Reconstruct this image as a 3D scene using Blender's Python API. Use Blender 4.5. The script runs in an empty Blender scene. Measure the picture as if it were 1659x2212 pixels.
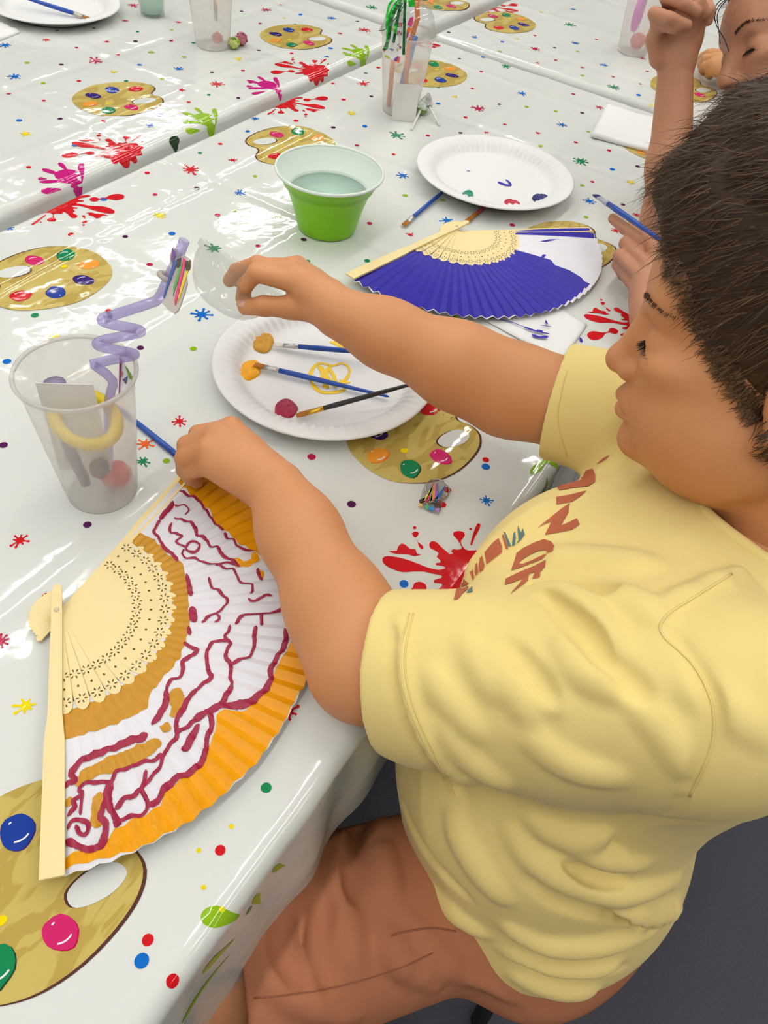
import bpy, bmesh, math, random
import numpy as np
from mathutils import Vector, Matrix
from mathutils.bvhtree import BVHTree
from mathutils.geometry import tessellate_polygon
random.seed(7); RNG = np.random.default_rng(7)
PI = math.pi
SC = bpy.context.scene
COL = SC.collection

# ------------------------------------------------------------------ camera
FPX = 1702.0                      # focal length in pixels of the 1659x2212 frame
CAMR = np.array([[0.5337525, -0.5925419, 0.6033260],
                 [-0.8391119, -0.4595982, 0.2909652],
                 [0.1048785, -0.6615614, -0.7425207]])   # columns: image right, image down, forward
CAMP = np.array([0.0, 0.0, 1.30])
cd = bpy.data.cameras.new('camera'); cam = bpy.data.objects.new('camera', cd); COL.objects.link(cam)
cd.sensor_fit = 'VERTICAL'; cd.sensor_height = 36.0; cd.sensor_width = 27.0
cd.lens = FPX / 2212.0 * 36.0; cd.clip_start = 0.02
cam.matrix_world = Matrix(((CAMR[0,0], -CAMR[0,1], -CAMR[0,2], CAMP[0]),
                           (CAMR[1,0], -CAMR[1,1], -CAMR[1,2], CAMP[1]),
                           (CAMR[2,0], -CAMR[2,1], -CAMR[2,2], CAMP[2]), (0,0,0,1)))
SC.camera = cam

# ------------------------------------------------------------------ world, exposure
wd = bpy.data.worlds.new('world'); SC.world = wd; wd.use_nodes = True
wd.node_tree.nodes['Background'].inputs[0].default_value = (0.9, 0.95, 1.0, 1)
wd.node_tree.nodes['Background'].inputs[1].default_value = 0.3
SC.view_settings.view_transform = 'Standard'; SC.view_settings.look = 'None'
SC.view_settings.gamma = 1.0; SC.view_settings.use_curve_mapping = False
SC.view_settings.exposure = 0.16
LIGHT_STRENGTH = 21.0             # ceiling troffers (mesh emitters, built with the room below)
SC.cycles.use_denoising = True; SC.cycles.use_light_tree = False; SC.cycles.max_bounces = 5; SC.cycles.diffuse_bounces = 2; SC.cycles.glossy_bounces = 2; SC.cycles.transmission_bounces = 4; SC.cycles.transparent_max_bounces = 10; SC.cycles.caustics_reflective = False; SC.cycles.caustics_refractive = False

TZ = 0.74                          # table top height
def ray(px, py):
    d = CAMR @ np.array([px - 829.5, py - 1106.0, FPX]); return d / FPX
def at(px, py, z=TZ):
    """point at height z seen at pixel (px,py) of the photograph"""
    d = ray(px, py); return CAMP + d * ((z - CAMP[2]) / d[2])
def far(px, py, dep):
    return CAMP + ray(px, py) * dep
def depth(p):
    return float((CAMR.T @ (np.asarray(p, float) - CAMP))[2])
def pix(p):
    c = CAMR.T @ (np.asarray(p, float) - CAMP); return 829.5 + FPX*c[0]/c[2], 1106 + FPX*c[1]/c[2]
def V(a): return Vector((float(a[0]), float(a[1]), float(a[2])))

# ------------------------------------------------------------------ materials
def srgb(r, g, b):
    f = lambda c: (c/255/12.92) if c/255 <= 0.04045 else ((c/255+0.055)/1.055)**2.4
    return (f(r), f(g), f(b), 1.0)
MATS = {}
def mat(name, rgb, rough=0.5, spec=0.5, vary=0.06, scale=40.0, bump=0.0, bscale=200.0, metal=0.0, trans=0.0, ior=1.45, alpha=1.0, coat=0.0, sss=0.0, sheen=0.0):
    if name in MATS: return MATS[name]
    m = bpy.data.materials.new(name); m.use_nodes = True; nt = m.node_tree
    b = nt.nodes['Principled BSDF']
    col = srgb(*rgb)
    tc = nt.nodes.new('ShaderNodeTexCoord')
    nz = nt.nodes.new('ShaderNodeTexNoise'); nz.inputs['Scale'].default_value = scale; nz.inputs['Detail'].default_value = 3
    nt.links.new(tc.outputs['Object'], nz.inputs['Vector'])
    mx = nt.nodes.new('ShaderNodeMix'); mx.data_type = 'RGBA'
    mx.inputs[6].default_value = tuple(c*(1-vary) for c in col[:3]) + (1,)
    mx.inputs[7].default_value = tuple(min(1, c*(1+vary)) for c in col[:3]) + (1,)
    nt.links.new(nz.outputs['Fac'], mx.inputs[0]); nt.links.new(mx.outputs[2], b.inputs['Base Color'])
    b.inputs['Roughness'].default_value = rough; b.inputs['Specular IOR Level'].default_value = spec
    b.inputs['Metallic'].default_value = metal; b.inputs['Transmission Weight'].default_value = trans
    b.inputs['IOR'].default_value = ior; b.inputs['Alpha'].default_value = alpha
    b.inputs['Coat Weight'].default_value = coat; b.inputs['Coat Roughness'].default_value = 0.08
    if sss: 
        b.inputs['Subsurface Weight'].default_value = sss; b.inputs['Subsurface Radius'].default_value = (0.012, 0.005, 0.003); b.inputs['Subsurface Scale'].default_value = 1.0
    if sheen: b.inputs['Sheen Weight'].default_value = sheen
    if bump:
        n2 = nt.nodes.new('ShaderNodeTexNoise'); n2.inputs['Scale'].default_value = bscale; n2.inputs['Detail'].default_value = 4
        nt.links.new(tc.outputs['Object'], n2.inputs['Vector'])
        bp = nt.nodes.new('ShaderNodeBump'); bp.inputs['Strength'].default_value = bump; bp.inputs['Distance'].default_value = 0.002
        nt.links.new(n2.outputs['Fac'], bp.inputs['Height']); nt.links.new(bp.outputs['Normal'], b.inputs['Normal'])
    MATS[name] = m; return m

def vinyl(name, rgb, grain=None):
    """printed plastic tablecloth film: same glossy crinkled relief whatever the ink"""
    if name in MATS: return MATS[name]
    m = bpy.data.materials.new(name); m.use_nodes = True; nt = m.node_tree; N = nt.nodes; L = nt.links
    b = N['Principled BSDF']; b.inputs['Roughness'].default_value = 0.07; b.inputs['Specular IOR Level'].default_value = 0.42
    geo = N.new('ShaderNodeNewGeometry')
    if grain:
        mp = N.new('ShaderNodeMapping'); mp.inputs['Scale'].default_value = (9, 26, 1); mp.inputs['Rotation'].default_value = (0, 0, 0.75)
        L.new(geo.outputs['Position'], mp.inputs['Vector'])
        wv = N.new('ShaderNodeTexNoise'); wv.inputs['Scale'].default_value = 1.6; wv.inputs['Detail'].default_value = 2; wv.inputs['Distortion'].default_value = 1.3
        L.new(mp.outputs['Vector'], wv.inputs['Vector'])
        rp = N.new('ShaderNodeValToRGB'); rp.color_ramp.elements[0].position = 0.50; rp.color_ramp.elements[1].position = 0.53
        rp.color_ramp.elements[0].color = srgb(*rgb); rp.color_ramp.elements[1].color = srgb(*grain)
        L.new(wv.outputs['Fac'], rp.inputs['Fac']); L.new(rp.outputs['Color'], b.inputs['Base Color'])
    else:
        nz0 = N.new('ShaderNodeTexNoise'); nz0.inputs['Scale'].default_value = 3; L.new(geo.outputs['Position'], nz0.inputs['Vector'])
        mx = N.new('ShaderNodeMix'); mx.data_type = 'RGBA'; c = srgb(*rgb)
        mx.inputs[6].default_value = tuple(x*0.98 for x in c[:3]) + (1,); mx.inputs[7].default_value = tuple(min(1, x*1.02) for x in c[:3]) + (1,)
        L.new(nz0.outputs['Fac'], mx.inputs[0]); L.new(mx.outputs[2], b.inputs['Base Color'])
    # crinkles, stronger in patches, plus soft waves
    n1 = N.new('ShaderNodeTexNoise'); n1.noise_type = 'RIDGED_MULTIFRACTAL'; n1.inputs['Scale'].default_value = 24; n1.inputs['Detail'].default_value = 2
    n1.inputs['Distortion'].default_value = 0.8; L.new(geo.outputs['Position'], n1.inputs['Vector'])
    n2 = N.new('ShaderNodeTexNoise'); n2.inputs['Scale'].default_value = 5.5; n2.inputs['Detail'].default_value = 1; L.new(geo.outputs['Position'], n2.inputs['Vector'])
    rp2 = N.new('ShaderNodeValToRGB'); rp2.color_ramp.elements[0].position = 0.48; rp2.color_ramp.elements[1].position = 0.70
    rp2.color_ramp.elements[0].color = (0.03, 0.03, 0.03, 1)
    L.new(n2.outputs['Fac'], rp2.inputs['Fac'])
    mu = N.new('ShaderNodeMath'); mu.operation = 'MULTIPLY'; L.new(n1.outputs['Fac'], mu.inputs[0]); L.new(rp2.outputs['Color'], mu.inputs[1])
    n3 = N.new('ShaderNodeTexNoise'); n3.inputs['Scale'].default_value = 38; n3.inputs['Detail'].default_value = 2; L.new(geo.outputs['Position'], n3.inputs['Vector'])
    ad = N.new('ShaderNodeMath'); ad.operation = 'MULTIPLY_ADD'; ad.inputs[1].default_value = 0.32
    L.new(n3.outputs['Fac'], ad.inputs[0]); L.new(mu.outputs[0], ad.inputs[2])
    bp = N.new('ShaderNodeBump'); bp.inputs['Strength'].default_value = 0.6; bp.inputs['Distance'].default_value = 0.0024
    L.new(ad.outputs[0], bp.inputs['Height']); L.new(bp.outputs['Normal'], b.inputs['Normal'])
    MATS[name] = m; return m

def plastic_film(name, rgb, body, rough, haze=0.5):
    """thin see-through plastic: part clear, part milky, with a gloss"""
    if name in MATS: return MATS[name]
    m = bpy.data.materials.new(name); m.use_nodes = True; nt = m.node_tree; N = nt.nodes; L = nt.links
    N.remove(N['Principled BSDF']); out = N['Material Output']
    c = srgb(*rgb)
    tr = N.new('ShaderNodeBsdfTransparent'); tr.inputs['Color'].default_value = tuple(0.5 + 0.5*x for x in c[:3]) + (1,)
    df = N.new('ShaderNodeBsdfDiffuse'); df.inputs['Color'].default_value = c
    tl = N.new('ShaderNodeBsdfTranslucent'); tl.inputs['Color'].default_value = c
    m1 = N.new('ShaderNodeMixShader'); m1.inputs[0].default_value = haze; L.new(df.outputs[0], m1.inputs[1]); L.new(tl.outputs[0], m1.inputs[2])
    tcn = N.new('ShaderNodeTexCoord'); nz = N.new('ShaderNodeTexNoise'); nz.inputs['Scale'].default_value = 60
    L.new(tcn.outputs['Object'], nz.inputs['Vector'])
    mr = N.new('ShaderNodeMapRange'); mr.inputs[3].default_value = body - 0.04; mr.inputs[4].default_value = body + 0.04
    L.new(nz.outputs['Fac'], mr.inputs[0])
    m2 = N.new('ShaderNodeMixShader'); L.new(mr.outputs[0], m2.inputs[0]); L.new(tr.outputs[0], m2.inputs[1]); L.new(m1.outputs[0], m2.inputs[2])
    gl = N.new('ShaderNodeBsdfGlossy'); gl.inputs['Roughness'].default_value = rough
    lw = N.new('ShaderNodeLayerWeight'); lw.inputs['Blend'].default_value = 0.5
    pw = N.new('ShaderNodeMath'); pw.operation = 'POWER'; pw.inputs[1].default_value = 4.0; L.new(lw.outputs['Facing'], pw.inputs[0])
    fr = N.new('ShaderNodeMath'); fr.operation = 'MULTIPLY_ADD'; fr.inputs[1].default_value = 0.5; fr.inputs[2].default_value = 0.045; L.new(pw.outputs[0], fr.inputs[0])
    m3 = N.new('ShaderNodeMixShader'); L.new(fr.outputs[0], m3.inputs[0]); L.new(m2.outputs[0], m3.inputs[1]); L.new(gl.outputs[0], m3.inputs[2])
    L.new(m3.outputs[0], out.inputs['Surface'])
    MATS[name] = m; return m

def emit(name, rgb, strength):
    m = bpy.data.materials.new(name); m.use_nodes = True; nt = m.node_tree
    b = nt.nodes['Principled BSDF']; b.inputs['Base Color'].default_value = (0.9, 0.9, 0.9, 1)
    b.inputs['Emission Color'].default_value = srgb(*rgb); b.inputs['Emission Strength'].default_value = strength
    MATS[name] = m; return m

# ------------------------------------------------------------------ object helpers
def tag(o, label, cat, group=None):
    o['label'] = label; o['category'] = cat
    if group: o['group'] = group
    return o
def empty(name, loc=(0,0,0)):
    o = bpy.data.objects.new(name, None); COL.objects.link(o); o.location = V(loc); o.empty_display_size = 0.02; return o
def thing(name, label, cat, loc=(0,0,0), group=None):
    return tag(empty(name, loc), label, cat, group)
WM = {}                             # world matrix of every object as built
def wm(o):
    if o.name not in WM: WM[o.name] = Matrix.Translation(o.location) @ o.rotation_euler.to_matrix().to_4x4()
    return WM[o.name]
def link(name, me, m=None, parent=None, smooth=True, world=True):
    """object from mesh; vertices are in world coordinates unless world=False (then in the parent's frame)"""
    o = bpy.data.objects.new(name, me); COL.objects.link(o)
    if m is not None and not me.materials:
        for x in (m if isinstance(m, (list, tuple)) else [m]): me.materials.append(x)
    if smooth and len(me.polygons): me.polygons.foreach_set('use_smooth', [True]*len(me.polygons))
    WM[o.name] = Matrix.Identity(4)
    if parent is not None:
        o.parent = parent
        if world: o.matrix_parent_inverse = wm(parent).inverted()
        else: WM[o.name] = wm(parent).copy()
    return o
def mesh(name, verts, faces, mi=None):
    me = bpy.data.meshes.new(name); me.from_pydata([tuple(map(float, v)) for v in verts], [], [tuple(int(i) for i in f) for f in faces])
    if mi is not None: me.polygons.foreach_set('material_index', list(mi))
    me.update(); return me
class MB:
    """collects geometry for one mesh (world or local coordinates)"""
    def __init__(s): s.v = []; s.f = []; s.m = []
    def add(s, verts, faces, mi=0):
        o = len(s.v); s.v += [tuple(map(float, v)) for v in verts]; s.f += [tuple(i+o for i in f) for f in faces]; s.m += [mi]*len(faces)
    def box(s, c, size, M=None, mi=0):
        c = np.array(c, float); h = np.array(size, float)/2
        P = np.array([[x,y,z] for x in (-1,1) for y in (-1,1) for z in (-1,1)])*h
        if M is not None: P = P @ np.array(M).T
        s.add(P + c, [(0,1,3,2),(4,6,7,5),(0,4,5,1),(2,3,7,6),(0,2,6,4),(1,5,7,3)], mi)
    def tube(s, pts, rad, n=8, mi=0, cap=True, closed=False):
        pts = [np.array(p, float) for p in pts]; K = len(pts)
        rad = [rad]*K if np.isscalar(rad) else list(rad)
        tan = []
        for i in range(K):
            a = pts[i-1] if (i > 0 or closed) else pts[i]; b = pts[(i+1) % K] if (i < K-1 or closed) else pts[i]
            t = b - a; tan.append(t/(np.linalg.norm(t)+1e-12))
        u = np.cross(tan[0], [0,0,1.0]); 
        if np.linalg.norm(u) < 1e-3: u = np.cross(tan[0], [0,1.0,0])
        u /= np.linalg.norm(u); V_ = []
        for i in range(K):
            u = u - tan[i]*(u@tan[i]); u /= np.linalg.norm(u)+1e-12; w = np.cross(tan[i], u)
            for j in range(n):
                a = 2*PI*j/n; V_.append(pts[i] + rad[i]*(math.cos(a)*u + math.sin(a)*w))
        F = []
        for i in range(K if closed else K-1):
            for j in range(n):
                a = i*n+j; b = i*n+(j+1) % n; c = ((i+1) % K)*n+(j+1) % n; d = ((i+1) % K)*n+j; F.append((a,b,c,d))
        if cap and not closed: F.append(tuple(range(n-1,-1,-1))); F.append(tuple((K-1)*n+j for j in range(n)))
        s.add(V_, F, mi)
    def lathe(s, prof, n=48, c=(0,0,0), M=None, mi=0, fr=None):
        """prof [(r,z)]; r=0 ends collapse; fr(r,z,angle) may modify the point"""
        c = np.array(c, float); V_ = []; F = []; idx = []
        for k, (r, z) in enumerate(prof):
            if r < 1e-9:
                idx.append([len(V_)]*n); V_.append((0,0,z))
            else:
                row = []
                for j in range(n):
                    a = 2*PI*j/n; rr, zz = (r, z) if fr is None else fr(k, r, z, a)
                    row.append(len(V_)); V_.append((rr*math.cos(a), rr*math.sin(a), zz))
                idx.append(row)
        for k in range(len(prof)-1):
            for j in range(n):
                q = [idx[k][j], idx[k][(j+1) % n], idx[k+1][(j+1) % n], idx[k+1][j]]
                q = [x for i, x in enumerate(q) if x not in q[:i]]
                if len(q) >= 3: F.append(tuple(q))
        P = np.array(V_)
        if M is not None: P = P @ np.array(M).T
        s.add(P + c, F, mi)
    def prism(s, poly, z0, z1, fn=None, mi=0):
        """2D polygon extruded from z0 to z1; fn maps a local (x,y,z) to 3D"""
        n = len(poly); fn = fn or (lambda x, y, z: (x, y, z))
        tris = tri2(poly)
        A = [fn(x, y, z0) for x, y in poly] + [fn(x, y, z1) for x, y in poly]
        F = [tuple(reversed(t)) for t in tris] + [tuple(i+n for i in t) for t in tris] + [(i, (i+1) % n, n+(i+1) % n, n+i) for i in range(n)]
        s.add(A, F, mi)
    def mesh(s, name):
        return mesh(name, s.v, s.f, s.m)
    def obj(s, name, m, parent=None, smooth=True, world=True):
        return link(name, s.mesh(name), m, parent, smooth, world)
def area2(p):
    p = np.array(p); x, y = p[:,0], p[:,1]; return 0.5*np.sum(x*np.roll(y,-1) - np.roll(x,-1)*y)
def tri2(poly):
    """triangles (ccw) of a simple polygon"""
    t = tessellate_polygon([[Vector((float(p[0]), float(p[1]), 0)) for p in poly]])
    out = []
    for a, b, c in t:
        pa, pb, pc = poly[a], poly[b], poly[c]
        s_ = (pb[0]-pa[0])*(pc[1]-pa[1]) - (pb[1]-pa[1])*(pc[0]-pa[0])
        out.append((a,b,c) if s_ > 0 else (a,c,b))
    return out
def smooth_poly(pts, n=4, closed=True):
    """Catmull-Rom through the points"""
    p = np.array(pts, float); K = len(p); out = []
    for i in range(K if closed else K-1):
        g = lambda j: p[j % K] if closed else p[min(max(j,0),K-1)]
        a, b, c, d = g(i-1), g(i), g(i+1), g(i+2)
        for k in range(n):
            t = k/n; out.append(0.5*((2*b) + (-a+c)*t + (2*a-5*b+4*c-d)*t*t + (-a+3*b-3*c+d)*t**3))
    if not closed: out.append(p[-1])
    return np.array(out)
def bevel(o, w=0.001, seg=2):
    md = o.modifiers.new('bevel', 'BEVEL'); md.width = w; md.segments = seg; md.limit_method = 'ANGLE'; return o
def flat_shade(o):
    o.data.polygons.foreach_set('use_smooth', [False]*len(o.data.polygons)); return o
def copy_tree(o, delta=None, parent=None):
    c = o.copy(); COL.objects.link(c); c.parent = parent
    if parent is not None: c.matrix_parent_inverse = o.matrix_parent_inverse.copy()
    for ch in [x for x in bpy.data.objects if x.parent == o]: copy_tree(ch, None, c)
    if delta is not None: c.location = o.location + Vector(delta)
    return c
# numpy gradient-free value noise (2D, smooth)
_perm = RNG.random((64, 64)).astype(np.float32)
def vnoise(x, y):
    xi = np.floor(x).astype(int); yi = np.floor(y).astype(int); fx = x-xi; fy = y-yi
    fx = fx*fx*(3-2*fx); fy = fy*fy*(3-2*fy); g = lambda a, b: _perm[a % 64, b % 64]
    return (g(xi,yi)*(1-fx)+g(xi+1,yi)*fx)*(1-fy) + (g(xi,yi+1)*(1-fx)+g(xi+1,yi+1)*fx)*fy
# ------------------------------------------------------------------ room
def struct(o): o['kind'] = 'structure'; return o
def slab(name, c, size, m):
    b = MB(); b.box(c, size); return struct(b.obj(name, m, smooth=False))
M_floor = mat('carpet', (84, 84, 92), 0.95, 0.1, 0.25, 300, 0.6, 700)
M_wall = mat('painted_wall', (214, 210, 202), 0.8, 0.3, 0.03, 4)
M_ceil = mat('ceiling_tile', (228, 228, 224), 0.9, 0.2, 0.03, 30, 0.2, 120)
slab('floor', (1.2, 1.0, -0.05), (10.4, 10.4, 0.1), M_floor)
slab('ceiling', (1.2, 1.0, 2.95), (10.4, 10.4, 0.1), M_ceil)
slab('wall_left', (-3.95, 1.0, 1.45), (0.1, 10.4, 2.9), M_wall)
slab('wall_right', (6.35, 1.0, 1.45), (0.1, 10.4, 2.9), M_wall)
slab('wall_back', (1.2, 6.15, 1.45), (10.2, 0.1, 2.9), M_wall)
slab('wall_front', (1.2, -4.15, 1.45), (10.2, 0.1, 2.9), M_wall)
M_panel = emit('light_diffuser', (255, 252, 248), LIGHT_STRENGTH)
M_white_metal = mat('white_metal', (225, 225, 222), 0.4)
fm = MB()
for sx in (-1, 1): fm.box((sx*0.61, 0, 0), (0.02, 0.14, 0.05)); fm.box((0, sx*0.06, 0), (1.24, 0.02, 0.05))
frame_me = fm.mesh('light_frame'); frame_me.materials.append(M_white_metal)
dm = MB(); dm.box((0, 0, 0.0), (1.20, 0.10, 0.01)); diff_me = dm.mesh('diffuser'); diff_me.materials.append(M_panel)
k = 0
for ix in range(5):
    for iy in range(6):
        k += 1
        t = thing('ceiling_light', 'white recessed ceiling light panel over the tables, out of view above', 'ceiling light', (-2.2 + 1.6*ix, -2.2 + 1.35*iy, 2.875), 'ceiling light panels')
        link('frame', frame_me, None, t, False, False); link('diffuser', diff_me, None, t, False, False)

# ------------------------------------------------------------------ tables and cloths
M_tabletop = mat('table_laminate', (205, 205, 200), 0.5)
M_tableleg = mat('table_steel', (90, 92, 95), 0.45, metal=0.6)
def make_table(label, x0, x1, y0, y1):
    t = thing('folding_table', label, 'table', ((x0+x1)/2, (y0+y1)/2, 0), 'folding tables under the printed cloths')
    b = MB(); b.box(((x0+x1)/2, (y0+y1)/2, TZ-0.02), (x1-x0-0.02, y1-y0-0.02, 0.034)); bevel(b.obj('table_top', M_tabletop, t, False), 0.006, 3)
    for x in (x0+0.18, x1-0.18):
        for y in (y0+0.09, y1-0.09):
            b = MB(); b.tube([(x, y, TZ-0.037), (x, y, 0.012)], 0.014, 10); b.lathe([(0, 0), (0.018, 0), (0.018, 0.02), (0, 0.02)], 10, (x, y, 0)); b.obj('leg', M_tableleg, t)
    return t
class Cloth:
    def __init__(s, x0, x1, y0, y1, seed, near_free=False, dz=0.0):
        s.x0, s.x1, s.y0, s.y1, s.seed, s.nf, s.dz = x0, x1, y0, y1, seed, near_free, dz
        s.r = 0.013
    def edge(s, t, a, b):
        r = s.r; pos = t.copy(); drop = np.zeros_like(t); sg = np.zeros_like(t)
        for side, e, S in ((1, b, t-(b-r)), (-1, a, (a+r)-t)):
            m = S > 0; an = np.clip(S/r, 0, PI/2)
            pos = np.where(m, e - side*r + side*r*np.sin(an), pos)
            drop = np.where(m, r*(1-np.cos(an)) + np.maximum(0, S - r*PI/2), drop); sg = np.where(m, side, sg)
        return pos, drop, sg
    def h(s, u, v):
        q = s.seed*7.3
        h = 0.0026*(vnoise(u*5+q, v*5+3) - 0.5) + 0.0012*(vnoise(u*14+q, v*14) - 0.5)
        for k_ in range(8):      # packing folds of the film, both ways
            cu = s.x0 + 0.10 + 0.233*k_ + 0.004*np.sin(v*9+k_); h = h + 0.0010*np.exp(-((u-cu)/0.008)**2)*(1 if k_ % 2 else -1)
        for k_ in range(4):
            cv = s.y0 + 0.11 + 0.18*k_ + 0.004*np.sin(u*7+k_); h = h + 0.0010*np.exp(-((v-cv)/0.008)**2)*(-1 if k_ % 2 else 1)
        return h
    def S(s, u, v, off=0.0):
        u = np.asarray(u, float); v = np.asarray(v, float)
        X, dx, sx = s.edge(u, s.x0, s.x1); Y, dy, sy = s.edge(v, s.y0, s.y1)
        D = dx + dy; top = np.clip(1 - D/0.02, 0, 1)
        Z = TZ + s.dz + 0.0015 + s.h(u, v)*top - D + off*np.clip(1 - D/s.r, 0.0, 1)
        out = off*np.clip(D/s.r, 0, 1)
        if s.nf:
            w = np.clip(dy/0.10, 0, 1)*(sy < 0)
            out2 = w*(0.004 + 0.004*np.sin(u*38 + 2*np.sin(u*9)) + 0.003*np.sin(u*71+1))
        else: out2 = 0
        Y = Y + sy*(out + out2); X = X + sx*out
        return np.stack([X, Y, Z], -1)
    def build(s, name, mtl, label, step, hang):
        u = np.arange(s.x0-hang, s.x1+hang+step, step); v = np.arange(s.y0-hang, s.y1+hang+step, step)
        # finer rows around the rounded edges
        def dens(a, e0, e1):
            ex = [np.linspace(e-0.012, e+0.022, 18) for e in (e0, e1)]
            return np.unique(np.round(np.concatenate([a]+ex), 5))
        u = dens(u, s.x0+0.004, s.x1-0.016); v = dens(v, s.y0-0.004, s.y1-0.010)
        U, Vv = np.meshgrid(u, v, indexing='ij'); P = s.S(U, Vv).reshape(-1, 3)
        nu, nv = len(u), len(v); idx = np.arange(nu*nv).reshape(nu, nv)
        F = np.stack([idx[:-1,:-1], idx[1:,:-1], idx[1:,1:], idx[:-1,1:]], -1).reshape(-1, 4)
        me = bpy.data.meshes.new(name); me.vertices.add(len(P)); me.vertices.foreach_set('co', P.astype(np.float32).ravel())
        me.loops.add(F.size); me.loops.foreach_set('vertex_index', F.astype(np.int32).ravel())
        me.polygons.add(len(F)); me.polygons.foreach_set('loop_start', np.arange(0, F.size, 4, dtype=np.int32)); me.update(calc_edges=True); me.validate()
        o = link(name, me, mtl); tag(o, label, 'tablecloth', 'printed party tablecloths'); s.obj = o; return o
M_vinyl = vinyl('white_vinyl_film', (226, 229, 223))
TAB = {'front': (-0.182, 1.640, 0.110, 0.872), 'back': (-0.19, 1.632, 0.900, 1.662), 'right': (1.668, 3.49, 0.105, 0.867), 'backright': (1.664, 3.486, 0.898, 1.66), 'far': (-0.2, 1.6, 1.69, 2.45)}
CL = {}
spec = {'front': ('folding table nearest the camera, in front of the yellow shirt', 'white paint splatter tablecloth nearest the camera, under the bowl and both fans', 0.006, 0.16, True),
        'back': ('folding table across the long gap, under the upper left cloth', 'white paint splatter tablecloth across the long gap, upper left', 0.008, 0.14, False),
        'right': ('folding table beyond the end of the near table', 'white paint splatter tablecloth where the frosted pink cup stands', 0.010, 0.14, False),
        'backright': ('folding table in the far corner of the group of four', 'white paint splatter tablecloth at the top centre with a palette hanging over its edge', 0.010, 0.14, False)}
for nm, (tl, clb, st, hg, nf) in spec.items():
    make_table(tl, *TAB[nm]); CL[nm] = Cloth(*TAB[nm], seed=len(CL)+1, near_free=nf); CL[nm].build('tablecloth', M_vinyl, clb, st, hg)
def cloth_at(u, v):
    if u > 1.655: return 'right' if v < 0.885 else 'backright'
    return 'front' if v < 0.886 else 'back'

# ------------------------------------------------------------------ print on the film
INK = {k_: vinyl('ink_'+k_, c) for k_, c in dict(red=(214, 26, 36), crimson=(190, 24, 74), blue=(20, 110, 205), yellow=(246, 222, 10), green=(26, 138, 84), lime=(146, 190, 30), purple=(86, 28, 82),
       orange=(246, 104, 30), palorange=(246, 160, 54), palpurple=(58, 38, 122), palblue=(34, 66, 160), brown=(92, 58, 50), magenta=(214, 42, 110), pink=(206, 30, 130), dark=(40, 70, 40), smear=(70, 66, 170)).items()}
INK['wood'] = vinyl('ink_wood', (206, 184, 104), (190, 164, 84)); INK['white'] = vinyl('ink_white', (240, 240, 240)); INK['film'] = M_vinyl
INKN = list(INK)
class Decal:
    """flat print that follows one cloth"""
    def __init__(s, cloth): s.c = cloth; s.v = []; s.f = []; s.m = []
    def poly(s, pts, ink, lay=0, L=0.012):
        pts = np.array(pts, float)
        if area2(pts) < 0: pts = pts[::-1]
        bm = bmesh.new(); vs = [bm.verts.new((x, y, 0)) for x, y in pts]
        for a, b, c in tri2(pts):
            try: bm.faces.new((vs[a], vs[b], vs[c]))
            except ValueError: pass
        if L:
            for it in range(5):
                es = [e for e in bm.edges if e.calc_length() > L]
                if not es: break
                bmesh.ops.subdivide_edges(bm, edges=es, cuts=1); bmesh.ops.triangulate(bm, faces=bm.faces[:])
        bm.verts.index_update(); uv = np.array([v.co[:2] for v in bm.verts]); P = s.c.S(uv[:,0], uv[:,1], 0.0004 + 0.00018*lay)
        o = len(s.v); s.v += [tuple(p) for p in P]; mi = INKN.index(ink)
        for f_ in bm.faces: s.f.append(tuple(v.index+o for v in f_.verts)); s.m.append(mi)
        bm.free()
    def obj(s, name, kind=None):
        used = sorted(set(s.m)); me = mesh(name, s.v, s.f, [used.index(i) for i in s.m])
        o = link(name, me, [INK[INKN[i]] for i in used], s.c.obj)
        if kind: o['kind'] = kind
        return o
def ell_pts(cx, cy, rx, ry, rot=0, n=14, wob=0.0, seed=0):
    rr = random.Random(seed); ph = [rr.uniform(0, 6.28) for _ in range(3)]; out = []
    for i in range(n):
        a = 2*PI*i/n; w = 1 + wob*(math.sin(2*a+ph[0]) + 0.7*math.sin(3*a+ph[1]) + 0.5*math.sin(5*a+ph[2]))
        x, y = rx*w*math.cos(a), ry*w*math.sin(a); out.append((cx + x*math.cos(rot) - y*math.sin(rot), cy + x*math.sin(rot) + y*math.cos(rot)))
    return out
PAL = np.array([(-24,14),(-20,-6),(-11,-25),(5,-41),(26,-48),(47,-49),(70,-43),(92,-31),(108,-17),(115,-2),(112,12),(103,22),(104,32),(112,45),(111,58),(104,68),(88,78),(62,81.5),(40,80),(17,73),(-6,54),(-20,34)], float)
HOLE = np.array([(105,-1),(101,8),(90,11),(76,7),(68,0),(70,-9),(80,-11.5),(95,-9)], float)
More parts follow.
